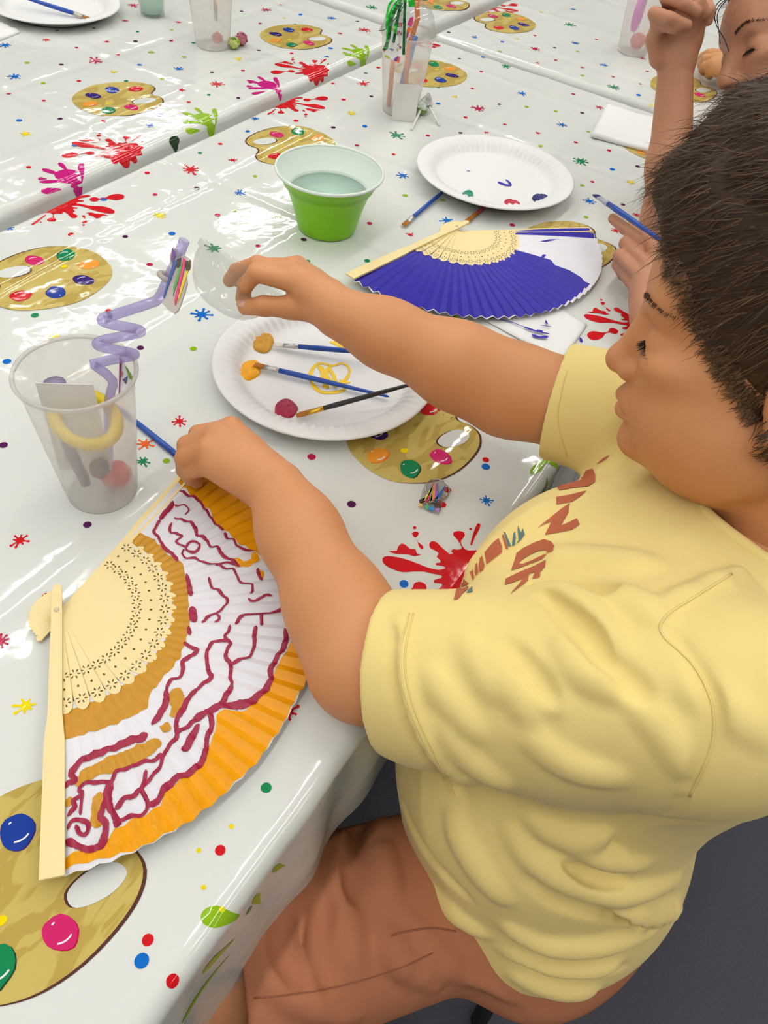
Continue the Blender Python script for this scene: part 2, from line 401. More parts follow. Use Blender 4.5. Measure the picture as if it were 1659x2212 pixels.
def palette(yel=None, hole=None, ora=None, flip=False, cl=None, sc=1.01):
    """painter's palette print; one known feature pixel gives its place"""
    ang = math.radians(143.5 if flip else -34.5); ref, loc = (yel, (29,-1.5)) if yel else ((hole, (87,0)) if hole else (ora, (0,0)))
    p = at(*ref)[:2]; c_, s_ = math.cos(ang)*sc/1000, math.sin(ang)*sc/1000
    def T(q):
        q = np.array(q, float).reshape(-1, 2) - np.array(loc); return np.stack([p[0] + q[:,0]*c_ - q[:,1]*s_, p[1] + q[:,0]*s_ + q[:,1]*c_], -1)
    C_ = CL[cl or cloth_at(*T((45,15))[0])]; d = Decal(C_)
    body = smooth_poly(PAL, 3); cen = np.array((46, 14))
    sh = body + np.array((2.2, -1.2))
    d.poly(T(sh), 'brown', 0); d.poly(T(body), 'wood', 1)
    hb = smooth_poly(HOLE, 3); d.poly(T(hb + np.array((-1.8, 0.6))), 'brown', 2); d.poly(T(hb), 'film', 3)
    sd = int(abs(p[0]*1000 + p[1]*777))
    for i, (ink, x, y, r) in enumerate((('red',82,50,11.5),('palblue',44,51,12),('palpurple',11,32,11.5),('palorange',0,0,11),('green',24,-27,12),('magenta',61,-21,11))):
        dk = {'red':'crimson','palblue':'palpurple','palpurple':'purple','palorange':'orange','green':'dark','magenta':'crimson'}[ink]
        P_ = np.array(ell_pts(x, y, r*1.08, r*0.85, 0.5+i, 18, 0.05, 5+i)); d.poly(T(P_ + np.array((0.8,-0.8))), dk, 2, 0.02); d.poly(T(P_), ink, 3, 0.02)
        a0 = -1.9; arc = [(x + 0.72*r*math.cos(a0+t*0.22), y + 0.62*r*math.sin(a0+t*0.22)) for t in range(7)]; arc2 = [(x + 0.62*r*math.cos(a0+t*0.22), y + 0.52*r*math.sin(a0+t*0.22)) for t in range(6,-1,-1)]
        d.poly(T(arc + arc2), 'white', 4, None)
        d.poly(T(ell_pts(x-0.3*r, y+0.6*r, 1.2, 0.6, 0.4, 8)), 'white', 4, None)
    d.poly(T(ell_pts(29,-1.5,4,3.2,0,12)), 'yellow', 3, None)
    return d.obj('printed_palette')
palette(yel=(234.6,227)); palette(yel=(872.6,976)); palette(yel=(140,579), flip=True); palette(yel=(4,1992)); palette(yel=(647.5,302.8), flip=True)
palette(yel=(943,152), flip=True); palette(yel=(625.6,88.4)); palette(hole=(1286.6,540.5)); palette(hole=(1051.6,44.5), flip=True); palette(hole=(1518,197))
palette(ora=(1387,330)); palette(yel=(939,10), cl='backright')

# big splash, traced once and repeated along the cloth edges
def c7(*p): return [(740 + x/3.318, 820 + y/3.318) for x, y in p]
SPL = [c7((985,1235),(900,1236),(868,1218),(852,1195),(846,1165),(872,1132),(866,1104),(830,1095),(795,1103),(793,1130),(820,1155),(840,1190),(852,1216),(822,1230),(792,1225),(775,1240),(790,1255),(762,1258),(735,1235),(700,1205),(672,1176),(640,1168),(620,1185),(625,1215),(660,1235),(686,1256),(672,1280),(694,1300),(700,1320),(668,1325),(670,1340),(715,1345),(736,1360),(700,1372),(660,1370),(590,1350),(490,1310),(400,1285),(320,1275),(285,1292),(295,1332),(350,1366),(430,1390),(500,1385),(580,1385),(640,1400),(700,1410),(706,1430),(655,1445),(655,1466),(706,1470),(700,1500),(620,1540),(613,1560),(640,1568),(700,1555),(742,1535),(726,1566),(760,1582),(810,1590),(850,1640),(900,1620),(905,1590),(990,1600),(1050,1560),(1010,1500),(1080,1490),(1090,1450),(1040,1420),(1100,1370),(1060,1330),(1080,1290),(1020,1280)),
       c7((330,1240),(385,1236),(395,1210),(420,1185),(450,1195),(480,1220),(520,1225),(530,1255),(562,1262),(510,1275),(460,1260),(380,1258)),
       c7((525,1150),(540,1175),(560,1190),(580,1212),(565,1224),(545,1205),(538,1180)), c7((495,1110),(520,1098),(545,1108),(530,1135),(512,1140)), c7((505,1062),(522,1060),(528,1075),(512,1082),(502,1074)),
       c7((965,1040),(985,1048),(975,1085),(945,1140),(925,1195),(913,1193),(925,1140),(945,1080)), c7((258,1560),(300,1520),(350,1512),(420,1525),(470,1520),(500,1500),(512,1470),(550,1458),(590,1475),(600,1510),(570,1538),(540,1535),(500,1520),(450,1545),(420,1590),(370,1625),(310,1635),(265,1610)),
       c7((1020,1180),(1035,1160),(1040,1190),(1022,1212)), c7((905,1075),(920,1072),(925,1085),(912,1088)), c7((1100,985),(1118,1000),(1110,1012),(1098,1000))]
SPLW = [np.array([at(*q)[:2] for q in p]) for p in SPL]; SPLC = np.array([0.418, 0.1458])
def big_splash(x, y, flip, cl, ink='red', sc=1.0, n=9, rot=0.0):
    d = Decal(CL[cl]); a = (PI if flip else 0) + rot; c_, s_ = math.cos(a)*sc, math.sin(a)*sc
    for p in SPLW[:n]:
        q = p - SPLC; q = np.stack([x + q[:,0]*c_ - q[:,1]*s_, y + q[:,0]*s_ + q[:,1]*c_], -1); d.poly(smooth_poly(q, 2), ink, 0, 0.014)
    return d.obj('printed_splash')
big_splash(0.418, 0.1458, False, 'front'); big_splash(0.9132, 0.152, False, 'front'); big_splash(-0.075, 0.15, False, 'front')
big_splash(0.8134-0.01, 0.945, False, 'back'); big_splash(1.2875, 0.94, False, 'back'); big_splash(0.6716, 0.842, True, 'front'); big_splash(1.1616, 0.842, True, 'front')
big_splash(1.645+0.50, 0.145, False, 'right'); big_splash(1.95, 0.85, True, 'right'); big_splash(1.60, 0.85, True, 'front', sc=0.8)
def streaks(px, py, ink, spec, cl=None):
    """small spray: list of (dx,dy,len,wid,angle deg) in mm about a pixel"""
    p = at(px, py)[:2]; d = Decal(CL[cl or cloth_at(*p)])
    for dx, dy, ln, wd, an in spec:
        a = math.radians(an); c_, s_ = math.cos(a), math.sin(a)
        prof = [(-0.5,0),(-0.42,0.35),(-0.2,0.5),(0.1,0.3),(0.35,0.16),(0.5,0),(0.35,-0.16),(0.1,-0.3),(-0.2,-0.5),(-0.42,-0.35)]
        d.poly(smooth_poly([(p[0] + (dx + x*ln*c_ - y*wd*s_)/1000, p[1] + (dy + x*ln*s_ + y*wd*c_)/1000) for x, y in prof], 2), ink, 0, 0.012)
    return d.obj('printed_spray')
PK = [(0,0,60,34,-90),(-22,10,45,9,-40),(22,8,40,9,-130),(-8,30,40,10,-80),(12,32,34,8,-110),(-40,0,30,10,-15),(-30,28,12,9,-50),(34,20,12,8,-120)]
streaks(160, 388, 'pink', PK, 'back'); streaks(455, 262, 'lime', PK, 'back'); streaks(790, 118, 'lime', PK, 'back'); streaks(590, 190, 'pink', PK, 'back')
streaks(1160, 1000, 'lime', [(0,-5,42,9,-8),(-14,-30,26,14,70),(14,-18,30,8,-60),(-30,-45,20,10,60),(4,-50,30,8,40)], 'front')
streaks(488, 1982, 'lime', [(0,0,32,13,-58),(-14,-34,34,11,-30),(-30,-58,50,8,-5),(26,-30,26,8,-80),(50,-24,24,7,-60),(-70,-62,40,8,-10)], 'front')
streaks(1155, 765, 'pink', [(0,0,30,7,-30),(12,-12,20,6,-60)], 'front'); streaks(385, 300, 'dark', [(0,0,24,22,-90)], 'back')
# little star splats: pixel, pixel width, ink
STARS = '''436 683 46 blue;120 730 32 yellow;388 914 33 red;44 1171 42 red;57 1528 50 yellow;4 1390 40 crimson;412 367 45 red;345 467 34 yellow;517 418 28 blue;20 495 26 blue;600 472 20 lime;462 540 46 green;314 961 40 orange;310 1000 34 green;622 1540 50 red;870 381 30 blue;965 480 34 blue;886 510 20 red;856 294 38 green;785 183 30 red;760 247 22 yellow;981 212 14 yellow;1032 238 30 crimson;1050 289 14 red;1161 290 14 red;1213 272 24 blue;1294 234 22 crimson;1254 350 38 green;1362 395 22 yellow;1272 437 28 blue;1326 190 30 green;1305 142 20 blue;1387 128 15 crimson;1407 226 12 yellow;1258 147 12 red;1230 56 26 green;1024 82 18 blue;1117 85 10 yellow;1243 94 20 blue;1238 23 16 blue;1288 87 10 red;1161 137 10 red;1079 113 12 lime;1169 29 10 yellow;1375 467 20 red;1330 501 22 red;1050 1083 32 blue;1093 145 26 green;1155 106 26 crimson;1127 205 24 blue;574 22 28 crimson;716 40 20 blue;787 66 26 red;735 74 12 red;515 128 20 yellow;613 40 10 yellow;804 18 26 green;959 53 24 red;503 347 20 red;551 258 20 blue;706 124 14 blue;287 12 30 crimson;270 47 14 red;386 50 16 red;101 89 18 red;12 101 28 blue;231 92 14 red;327 115 16 lime;207 132 36 crimson;32 168 32 blue;386 152 24 blue;246 158 16 yellow;468 185 36 red;392 199 18 red;56 292 28 yellow;324 273 22 blue;508 760 10 lime'''
rs = random.Random(3)
for row in STARS.split(';'):
    x, y, w, ink = row.split(); x, y, w = float(x), float(y), float(w); p = at(x, y)[:2]; R_ = w*depth(at(x, y))/FPX*0.5*1.05
    d = Decal(CL[cloth_at(*p)]); n = rs.choice((7, 8, 8, 9)); pts = []; ph = rs.uniform(0, 6.28)
    for i in range(n):
        a = ph + 2*PI*(i + rs.uniform(-0.18, 0.18))/n; l = rs.uniform(0.66, 1.1); h_ = PI/n
        for rr, da in ((0.36, -h_*0.95), (0.5, -h_*0.42), (l*0.72, -0.12), (l*0.84, -0.17), (l*0.95, -0.13), (l, 0), (l*0.95, 0.13), (l*0.84, 0.17), (l*0.72, 0.12), (0.5, h_*0.42)):
            pts.append((p[0] + R_*rr*math.cos(a+da), p[1] + R_*rr*math.sin(a+da)))
    d.poly(pts, ink, 0, 0.02); d.obj('printed_splat')
DOTS = '''15 781 b;8 963 p;76 683 g;190 1138 p;102 1293 r;271 513 p;154 510 r;372 508 b;324 575 c;235 675 r;304 755 p;418 757 l;360 998 l;673 990 c;759 1092 p;872 1264 b;1049 1010 b;1049 995 r;575 1703 g;476 1838 r;307 2077 b;320 2032 r;557 535 c;665 568 g;793 567 g;656 521 p;425 407 p;335 421 c;508 458 l;470 468 c;551 382 l;318 375 r;771 316 c;850 335 r;924 295 c;994 291 p;720 277 p;788 275 b;639 263 r;742 218 r;802 211 p;946 228 b;1005 257 r;946 191 g;1020 194 r;817 149 r;790 161 g;535 285 b;798 485 c;875 424 l;956 435 l;719 183 r;992 129 p;1043 126 b;1039 158 c;969 72 p;559 109 p;525 154 c;630 116 r;649 33 b;522 26 p;606 12 r;562 52 c;638 55 g;541 181 c;515 215 p;714 106 b;772 47 p;1238 205 c;1257 246 p;1137 233 l;1200 242 l;1090 272 c;1078 228 p;1270 287 l;1373 245 b;1243 310 c;1315 327 c;1167 318 l;1190 350 c;1322 368 b;1377 362 p;1279 395 c;1257 403 l;1345 444 p;1265 472 l;1200 485 g;1106 489 c;1085 92 b;1155 78 r;1198 104 p;1200 131 c;1324 167 c;1379 207 b;1383 183 r;1258 164 l;1397 157 c;1248 112 l;124 69 g;203 63 g;297 71 g;293 91 p;370 90 c;166 105 c;255 118 r;59 138 l;133 142 p;302 144 b;458 159 p;171 178 r;273 178 g;351 174 l;19 204 r;95 220 c;94 182 l;408 224 r;451 209 g;42 263 b;130 259 p;345 251 b;224 265 r;398 125 l;63 365 r;162 317 b;356 327 p;432 332 g;476 312 r;224 432 b;418 95 g;371 67 l;1255 615 r;1234 760 b;983 688 l;374 2120 r;500 1787 y;430 1838 y;480 1965 y;440 1918 y;595 1985 g;955 1092 r;966 1060 r'''
DD = {k_: Decal(CL[k_]) for k_ in CL}
KEY = dict(b='blue', p='purple', g='green', r='red', c='crimson', l='lime', y='yellow')
for row in DOTS.split(';'):
    x, y, k_ = row.split(); p = at(float(x), float(y))[:2]; r_ = {'y': 0.0016}.get(k_, 0.0038) + rs.uniform(-0.0005, 0.0006)
    if k_ == 'b': r_ += 0.0006
    DD[cloth_at(*p)].poly(ell_pts(p[0], p[1], r_, r_, 0, 14), KEY[k_], 0, None)
for x, y, r_ in ((1195,760,4),(1215,772,6),(1232,745,7),(1180,790,3),(1255,735,5),(1250,800,3),(1205,800,2.5)):      # blue paint dabs beside the napkin
    p = at(x, y)[:2]; DD['front'].poly(ell_pts(p[0], p[1], r_/1000, r_/2200, 0.6, 12, 0.12, int(x)), 'smear', 0, None)
for k_, d in DD.items():
    if d.f: d.obj('printed_dots', 'stuff')
# ------------------------------------------------------------------ foam plates and paint
M_foam = mat('white_foam', (238, 238, 236), 0.55, 0.35, 0.02, 60, 0.08, 300)
def make_plate(label, c, tilt=None):
    t = thing('foam_plate', label, 'plate', c, 'white foam plates')
    prof = [(0,0.0032),(0.05,0.0034),(0.084,0.0040),(0.089,0.0056),(0.0935,0.0092),(0.097,0.0128),(0.102,0.0155),(0.109,0.0174),(0.117,0.0187),(0.1205,0.0188),(0.1222,0.0176),(0.1215,0.0162),(0.112,0.0142),(0.103,0.0122),(0.097,0.0090),(0.090,0.0022),(0.084,0.0),(0,0.0)]
    amp = {4:0.0011, 5:0.0014, 6:0.0009}
    def fr(k_, r, z, a):
        w = amp.get(k_, 0)*max(-1, min(1, 1.6*math.sin(66*a))); return r - w*0.5, z + w
    b = MB(); b.lathe(prof, 396, (0,0,0), None, 0, fr); b.obj('dish', M_foam, t, True, False)
    return t
def plate_z(P_, px, py):
    q = at(px, py, P_[2]+0.004); r = math.hypot(q[0]-P_[0], q[1]-P_[1]); return P_[2] + float(np.interp(r, [0,0.05,0.084,0.089,0.0935,0.097,0.102,0.109], [0.0032,0.0034,0.0040,0.0056,0.0092,0.0128,0.0155,0.0174]))
def paint_blob(parent, px, py, z, rx, ry, rot, hgt, mtl, seed, base=None):
    """lump of wet paint with a lobed outline lying at height z"""
    p = at(px, py, z) if base is None else base; rr = random.Random(seed); ph = [rr.uniform(0, 6.28) for _ in range(6)]
    V_ = [(p[0], p[1], p[2] + hgt)]; F = []; n = 36; rings = [(0.25,0.98),(0.5,0.9),(0.72,0.74),(0.88,0.5),(0.97,0.22),(1.0,-0.15)]
    for i, (q, hh) in enumerate(rings):
        for j in range(n):
            a = 2*PI*j/n; w = 1 + 0.09*math.sin(2*a+ph[0]) + 0.05*math.sin(3*a+ph[1]) + 0.03*math.sin(5*a+ph[2])
            x, y = rx*q*w*math.cos(a), ry*q*w*math.sin(a); l = hgt*hh*(1 + 0.28*math.sin(4*a+ph[4]+6*q) * q*(1-q)*4 + 0.15*math.sin(7*a+ph[5]-9*q)*q*(1-q)*4)
            V_.append((p[0] + x*math.cos(rot) - y*math.sin(rot), p[1] + x*math.sin(rot) + y*math.cos(rot), p[2] + l))
    for j in range(n): F.append((0, 1+j, 1+(j+1) % n))
    for i in range(len(rings)-1):
        for j in range(n): a, b = 1+i*n+j, 1+i*n+(j+1) % n; F.append((a, a+n, b+n, b))
    return link('paint', mesh('paint', V_, F), mtl, parent)
def stroke(parent, pts, w, surf, mtl, lift=0.0003, name='paint_stroke', step=0.0015, seed=0, thick=0.0004):
    """brush stroke: ribbon of varying width that follows surf(x,y)->z"""
    p = smooth_poly(np.array(pts)[:, :2], 6, False); d = np.r_[0, np.cumsum(np.linalg.norm(np.diff(p, axis=0), axis=1))]
    n = max(3, int(d[-1]/step)); s_ = np.linspace(0, d[-1], n); q = np.stack([np.interp(s_, d, p[:,0]), np.interp(s_, d, p[:,1])], -1)
    t = np.gradient(q, axis=0); t /= np.linalg.norm(t, axis=1)[:,None] + 1e-12; nn = np.stack([-t[:,1], t[:,0]], -1)
    rr = np.random.default_rng(seed); ww = np.interp(s_, np.linspace(0, d[-1], max(3, n//5)), rr.uniform(0.7, 1.25, max(3, n//5)))*w*0.5
    e0 = np.clip(s_/(w*0.6), 0, 1); e1 = np.clip((d[-1]-s_)/(w*0.6), 0, 1); ww = ww*np.sqrt(np.minimum(e0, e1)*0.92 + 0.08)
    lat = np.array([-1, -0.5, 0, 0.5, 1.0]); hh = np.array([0, 0.8, 1, 0.8, 0]); V_ = []
    for l, h_ in zip(lat, hh):
        jit = rr.uniform(-0.12, 0.12, n) if abs(l) == 1 else 0
        x = q + nn*(ww*(l+jit))[:,None]; V_.append(np.c_[x, surf(x[:,0], x[:,1]) + lift + thick*h_])
    V_ = np.stack(V_, 1).reshape(-1, 3); F = []
    for i in range(n-1):
        for j in range(4): a = i*5+j; F.append((a, a+5, a+6, a+1))
    return V_, F
def flat_z(z): return lambda x, y: np.zeros_like(np.asarray(x, float)) + z
def strokes_obj(parent, name, mtl, items, surf, lift=0.0003, kind=None):
    for i, (pts, w) in enumerate(items):
        b = MB(); v, f = stroke(parent, pts, w*0.88, surf, mtl, lift + 0.00004*(i % 4), seed=i*13+5); b.add(v, f); b.obj(name, mtl, parent)
M_ochre = mat('ochre_paint', (206, 148, 28), 0.34, 0.5, 0.12, 120, 0.4, 220); M_amber = mat('amber_paint', (250, 170, 8), 0.32, 0.5, 0.10, 90, 0.4, 220)
M_maroon = mat('crimson_paint', (164, 28, 66), 0.34, 0.5, 0.15, 150, 0.3, 220); M_yellow = mat('yellow_paint', (250, 206, 30), 0.4, 0.5, 0.08, 150)
M_bluep = mat('blue_paint', (50, 42, 168), 0.42, 0.4, 0.16, 60, 0.35, 260); M_redp = mat('red_paint', (196, 36, 60), 0.3); M_greenp = mat('green_paint', (22, 140, 112), 0.3); M_navy = mat('navy_paint', (34, 30, 110), 0.3)
P1 = (0.5823, 0.3793, TZ+0.0035); P2 = (1.1315, 0.4492, TZ+0.010); P3 = (1.152, 1.4185, TZ+0.003)
pl1 = make_plate('white foam plate with amber, ochre and crimson paint and three brushes, under the outstretched arm', P1)
z1 = P1[2] + 0.0036
paint_blob(pl1, 568, 740, plate_z(P1,568,740)+0.0006, 0.0165, 0.0135, 0.5, 0.0042, M_ochre, 3); paint_blob(pl1, 537, 801, plate_z(P1,537,801)+0.0006, 0.0170, 0.0135, 0.2, 0.0042, M_amber, 4); paint_blob(pl1, 617, 884, plate_z(P1,617,884)+0.0006, 0.0150, 0.0130, 0.4, 0.0035, M_maroon, 8)
A = lambda z, *pts: [at(x, y, z)[:2] for x, y in pts]
sw = [(A(z1, (672,800),(690,785),(720,790),(735,785),(750,790),(755,805),(740,825),(715,822),(705,805),(715,790)), 0.004), (A(z1, (675,795),(670,820),(690,845),(720,848),(745,840),(735,820)), 0.005),
      (A(z1, (690,790),(700,810),(705,840)), 0.008), (A(z1, (710,795),(722,815),(725,838)), 0.006), (A(z1, (685,815),(720,826),(757,826)), 0.004), (A(z1, (712,738),(730,745),(745,752),(775,758)), 0.005), (A(z1, (730,728),(724,740),(716,742)), 0.005), (A(z1, (780,745),(775,755)), 0.004)]
strokes_obj(pl1, 'paint_stroke', M_yellow, sw, flat_z(z1), 0.0002)
pl2 = make_plate('white foam plate beyond the blue fan with blue, red and green paint drops', P2); z2 = P2[2] + 0.0036
paint_blob(pl2, 1168, 429, plate_z(P2,1168,429)+0.0018, 0.0145, 0.012, 0.3, 0.004, M_navy, 5); paint_blob(pl2, 1106, 441, plate_z(P2,1106,441)+0.0018, 0.014, 0.012, 0.2, 0.004, M_redp, 6); paint_blob(pl2, 1010, 420, plate_z(P2,1010,420)+0.0018, 0.012, 0.009, 0.2, 0.003, M_greenp, 7)
strokes_obj(pl2, 'paint_stroke', M_bluep, [(A(z2, (1076,393),(1090,399),(1104,402)), 0.007), (A(z2, (1104,402),(1099,393),(1092,388)), 0.005), (A(z2, (1008,369),(1016,370)), 0.003)], flat_z(z2), 0.0002)
pl3 = make_plate('white foam plate at the top left edge with one blue brush on it', P3)

# ------------------------------------------------------------------ brushes
M_blueh = mat('blue_lacquer', (38, 84, 178), 0.25, 0.5, 0.03); M_blackh = mat('black_lacquer', (48, 46, 46), 0.35); M_ferr = mat('aluminium', (200, 198, 196), 0.28, metal=0.9); M_brass = mat('brass', (214, 168, 60), 0.28, metal=0.9)
M_bris = mat('tan_bristle', (176, 112, 40), 0.6, 0.3, 0.2, 400); M_brisw = mat('white_bristle', (222, 214, 206), 0.5, 0.3, 0.1, 400); M_redh = mat('red_lacquer', (170, 70, 60), 0.3)
def make_brush(label, tip, end, mh, mf, mb, w=0.0032, bl=0.013, fl=0.016, flat=True, group='paint brushes'):
    tip = np.array(tip, float); end = np.array(end, float); L_ = np.linalg.norm(end-tip); d = (end-tip)/L_
    s_ = np.cross(d, [0,0,1.0]); s_ /= np.linalg.norm(s_); n_ = np.cross(s_, d)
    t = thing('paint_brush', label, 'paint brush', tip, group)
    def sect(rows, m_, nm):
        V_ = []; F = []; K = 12
        for x, a, b_ in rows:
            for j in range(K):
                an = 2*PI*j/K; V_.append(tip + d*x + s_*(a*math.cos(an)) + n_*(b_*math.sin(an)))
        for i in range(len(rows)-1):
            for j in range(K): F.append((i*K+j, i*K+(j+1) % K, (i+1)*K+(j+1) % K, (i+1)*K+j))
        F.append(tuple(range(K-1,-1,-1))); F.append(tuple((len(rows)-1)*K+j for j in range(K)))
        b = MB(); b.add(V_, F); return b.obj(nm, m_, t)
    fw, fh = (w*1.25, w*0.55) if flat else (w*0.85, w*0.85)
    sect([(0, fw*0.75, fh*0.2), (bl*0.3, fw*1.02, fh*0.7), (bl, fw*0.96, fh*0.9)], mb, 'bristles')
    sect([(bl*0.92, fw*0.98, fh), (bl+fl*0.5, w*0.98, w*0.8), (bl+fl*0.72, w*0.92, w*0.92), (bl+fl*0.75, w*1.04, w*1.04), (bl+fl*0.8, w*0.92, w*0.92), (bl+fl, w*0.9, w*0.9)], mf, 'ferrule')
    sect([(bl+fl*0.96, w*0.84, w*0.84), (bl+fl+0.02, w*0.95, w*0.95), (bl+fl+0.05, w*0.9, w*0.9), (L_*0.98, w*0.45, w*0.45), (L_, w*0.25, w*0.25)], mh, 'handle')
    return t
make_brush('blue brush lying in the ochre paint on the near plate', at(590,744,0.7525), at(850,766,0.7655), M_blueh, M_ferr, M_brisw)
make_brush('blue brush with its tip in the amber paint on the near plate', at(548,787,0.7525), at(840,857,0.7520), M_blueh, M_ferr, M_bris)
make_brush('black brush with brass ferrule and crimson paint on the near plate', at(640,898,0.7520), at(940,816,0.779), M_blackh, M_brass, M_bris, 0.0030)
make_brush('blue brush sticking out from under the plate beyond the blue fan', at(872,486,0.7465), at(1030,352,0.7465), M_blueh, M_ferr, M_bris)
make_brush('red handled brush half under the plate beyond the blue fan', at(1007,479,0.7465), at(1140,372,0.7465), M_redh, M_bris, M_bris)
make_brush('blue brush on the plate at the top left edge', at(192,39,0.7490), at(20,-16,0.770), M_blueh, M_ferr, M_bris, 0.0042)
make_brush('blue brush lying between the near frosted cup and the left hand', at(425,1018,0.7445), at(215,848,0.7445), M_blueh, M_ferr, M_bris, 0.0034)

# ------------------------------------------------------------------ hand fans
M_bamboo = mat('pale_bamboo', (246, 226, 166), 0.5, 0.35, 0.04, 30, 0.1, 160); M_holeshade = mat('burnt_hole_shade', (104, 84, 48), 0.8)
M_leaf = mat('white_fan_paper', (238, 237, 242), 0.8, 0.2, 0.015, 60, 0.05, 400); M_pin = mat('fan_pin', (222, 208, 176), 0.25, 0.6)
def rib_mesh(rl):
    """one stick along +x, its holes drawn as dark petals, pivot at the origin"""
    out = [(-0.021,-0.0022),(-0.023,0),(-0.021,0.0022),(-0.012,0.0026),(0,0.0024),(rl*0.4,0.0038),(rl*0.84,0.0053),(rl*0.93,0.0051),(rl*0.97,0.0040),(rl,0.0015),(rl,-0.0015),(rl*0.97,-0.0040),(rl*0.93,-0.0051),(rl*0.84,-0.0053),(rl*0.4,-0.0038),(0,-0.0024),(-0.012,-0.0026)]
    b = MB(); b.prism(out, 0, 0.0007); z = 0.00085
    def petal(cx, cy, a, l, w):  # flat brown petal: shade inside a hole and its burnt edge, as colour
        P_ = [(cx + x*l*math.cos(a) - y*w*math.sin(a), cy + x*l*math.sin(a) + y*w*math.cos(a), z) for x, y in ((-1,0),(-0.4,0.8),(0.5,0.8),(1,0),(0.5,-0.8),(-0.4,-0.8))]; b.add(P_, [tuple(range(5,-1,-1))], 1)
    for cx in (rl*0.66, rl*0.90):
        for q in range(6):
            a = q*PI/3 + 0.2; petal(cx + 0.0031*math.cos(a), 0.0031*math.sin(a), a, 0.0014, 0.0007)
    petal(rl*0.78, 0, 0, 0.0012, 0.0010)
    return b.mesh('rib')
class Fan:
    def __init__(s, label, piv, a_guard, a_end, R, rl, z0, nribs, group):
        s.p = np.array(piv, float); s.R = R; s.rl = rl; s.z0 = z0; s.ag = a_guard; s.ae = a_end; s.n = nribs
        s.t = thing('hand_fan', label, 'hand fan', (piv[0], piv[1], z0), group)
        s.N = nribs*2; s.rin = rl*0.90
        span = a_end - a_guard; me = rib_mesh(rl); me.materials.append(M_bamboo); me.materials.append(M_holeshade)
        for i in range(nribs):
            f_ = (i + 0.6)/nribs; a = a_guard + span*f_
            o = link('rib', me, None, s.t, False, False); o.rotation_euler = (0.12, 0, a); o.location = (0, 0, 0.0065*(1-f_) + 0.0012)
        # guard sticks, over and under
        for a, zz, wd in ((a_guard, 0.0085, 1.0), (a_end, 0.0, 0.8)):
            w = 0.0048*wd; out = [(-0.024,-w*0.7),(-0.026,0),(-0.024,w*0.7),(0,w*0.85),(R*0.45,w*1.05),(R*0.55,w*1.45),(R+0.001,w*1.6),(R+0.001,-w*1.6),(R*0.55,-w*1.45),(R*0.45,-w*1.05),(0,-w*0.85)]
            b = MB(); b.prism(out, 0, 0.0024*wd); o = b.obj('guard_stick', M_bamboo, s.t, False, False); o.rotation_euler = (0,0,a); o.location = (0,0,zz); bevel(o, 0.0005, 2)
        b = MB(); b.lathe([(0,0.0125),(0.0014,0.0123),(0.0022,0.0115),(0.0022,-0.0005),(0,-0.0005)], 14); b.obj('pivot_pin', M_pin, s.t, True, False)
        # pleated leaf
        na = s.N*4; nr = 15; th = np.linspace(s.ag, s.ae, na+1); rr = np.linspace(s.rin, R, nr)
        T_, R_ = np.meshgrid(th, rr, indexing='ij'); X = s.p[0] + R_*np.cos(T_); Y = s.p[1] + R_*np.sin(T_); Z = s.surf(X, Y)
        P_ = np.stack([X, Y, Z], -1).reshape(-1, 3); idx = np.arange((na+1)*nr).reshape(na+1, nr)
        F = np.stack([idx[:-1,:-1], idx[1:,:-1], idx[1:,1:], idx[:-1,1:]], -1).reshape(-1, 4)
        if span > 0: F = F[:, ::-1]
        o = link('leaf', mesh('leaf', P_, F[:, ::-1]), M_leaf, s.t, False)
        md = o.modifiers.new('thick', 'SOLIDIFY'); md.thickness = 0.0003; md.offset = -1
    def surf(s, x, y):
        dx, dy = np.asarray(x, float) - s.p[0], np.asarray(y, float) - s.p[1]; r = np.hypot(dx, dy); a = np.arctan2(dy, dx)
        mid = (s.ag + s.ae)/2; a = mid + (a - mid + PI) % (2*PI) - PI; f_ = np.clip((a - s.ag)/(s.ae - s.ag), 0, 1)
        ph = f_*s.N; tri = np.abs((ph % 1)*2 - 1); q = np.clip((r - s.rin)/(s.R - s.rin), 0, 1)
        return s.z0 + 0.0065*(1-f_) + 0.0003 + (tri - 0.5)*(0.0005 + 0.0042*q) + 0.0012*q*(1-q)*4 + 0.0006*f_
    def xy(s, r, a): return (s.p[0] + r*math.cos(a), s.p[1] + r*math.sin(a))
    def band(s, name, mtl, r0, r1, f0, f1, seed, lift=0.0006, kind=None):
        """painted band between radii r0(f), r1(f) over the angular fraction f0..f1"""
        k0, k1 = round(f0*s.N*4), round(f1*s.N*4); n = k1-k0+1; m_ = 9; rg = np.random.default_rng(seed); V_ = []
        ff = np.arange(k0, k1+1)/(s.N*4); ja = np.interp(ff, np.linspace(f0, f1, max(3, n//3)), rg.uniform(-1, 1, max(3, n//3))); jb = np.interp(ff, np.linspace(f0, f1, max(3, n//3)), rg.uniform(-1, 1, max(3, n//3)))
        for i, f_ in enumerate(ff):
            a = s.ag + (s.ae-s.ag)*f_; ra = r0(f_) + ja[i]*0.0016; rb = r1(f_) + jb[i]*0.0016
            for j in range(m_):
                r = ra + (rb-ra)*j/(m_-1); x, y = s.xy(r, a); V_.append((x, y, float(s.surf(x, y)) + lift))
        F = []
        for i in range(n-1):
            for j in range(m_-1): a = i*m_+j; q = (a, a+m_, a+m_+1, a+1); F.append(q if s.ae < s.ag else q[::-1])
        return link(name, mesh(name, V_, F), mtl, s.t, False)
pv = at(125, 1325, TZ+0.011)
tipg = at(116, 1888, TZ+0.010); a_g = math.atan2(tipg[1]-pv[1], tipg[0]-pv[0])
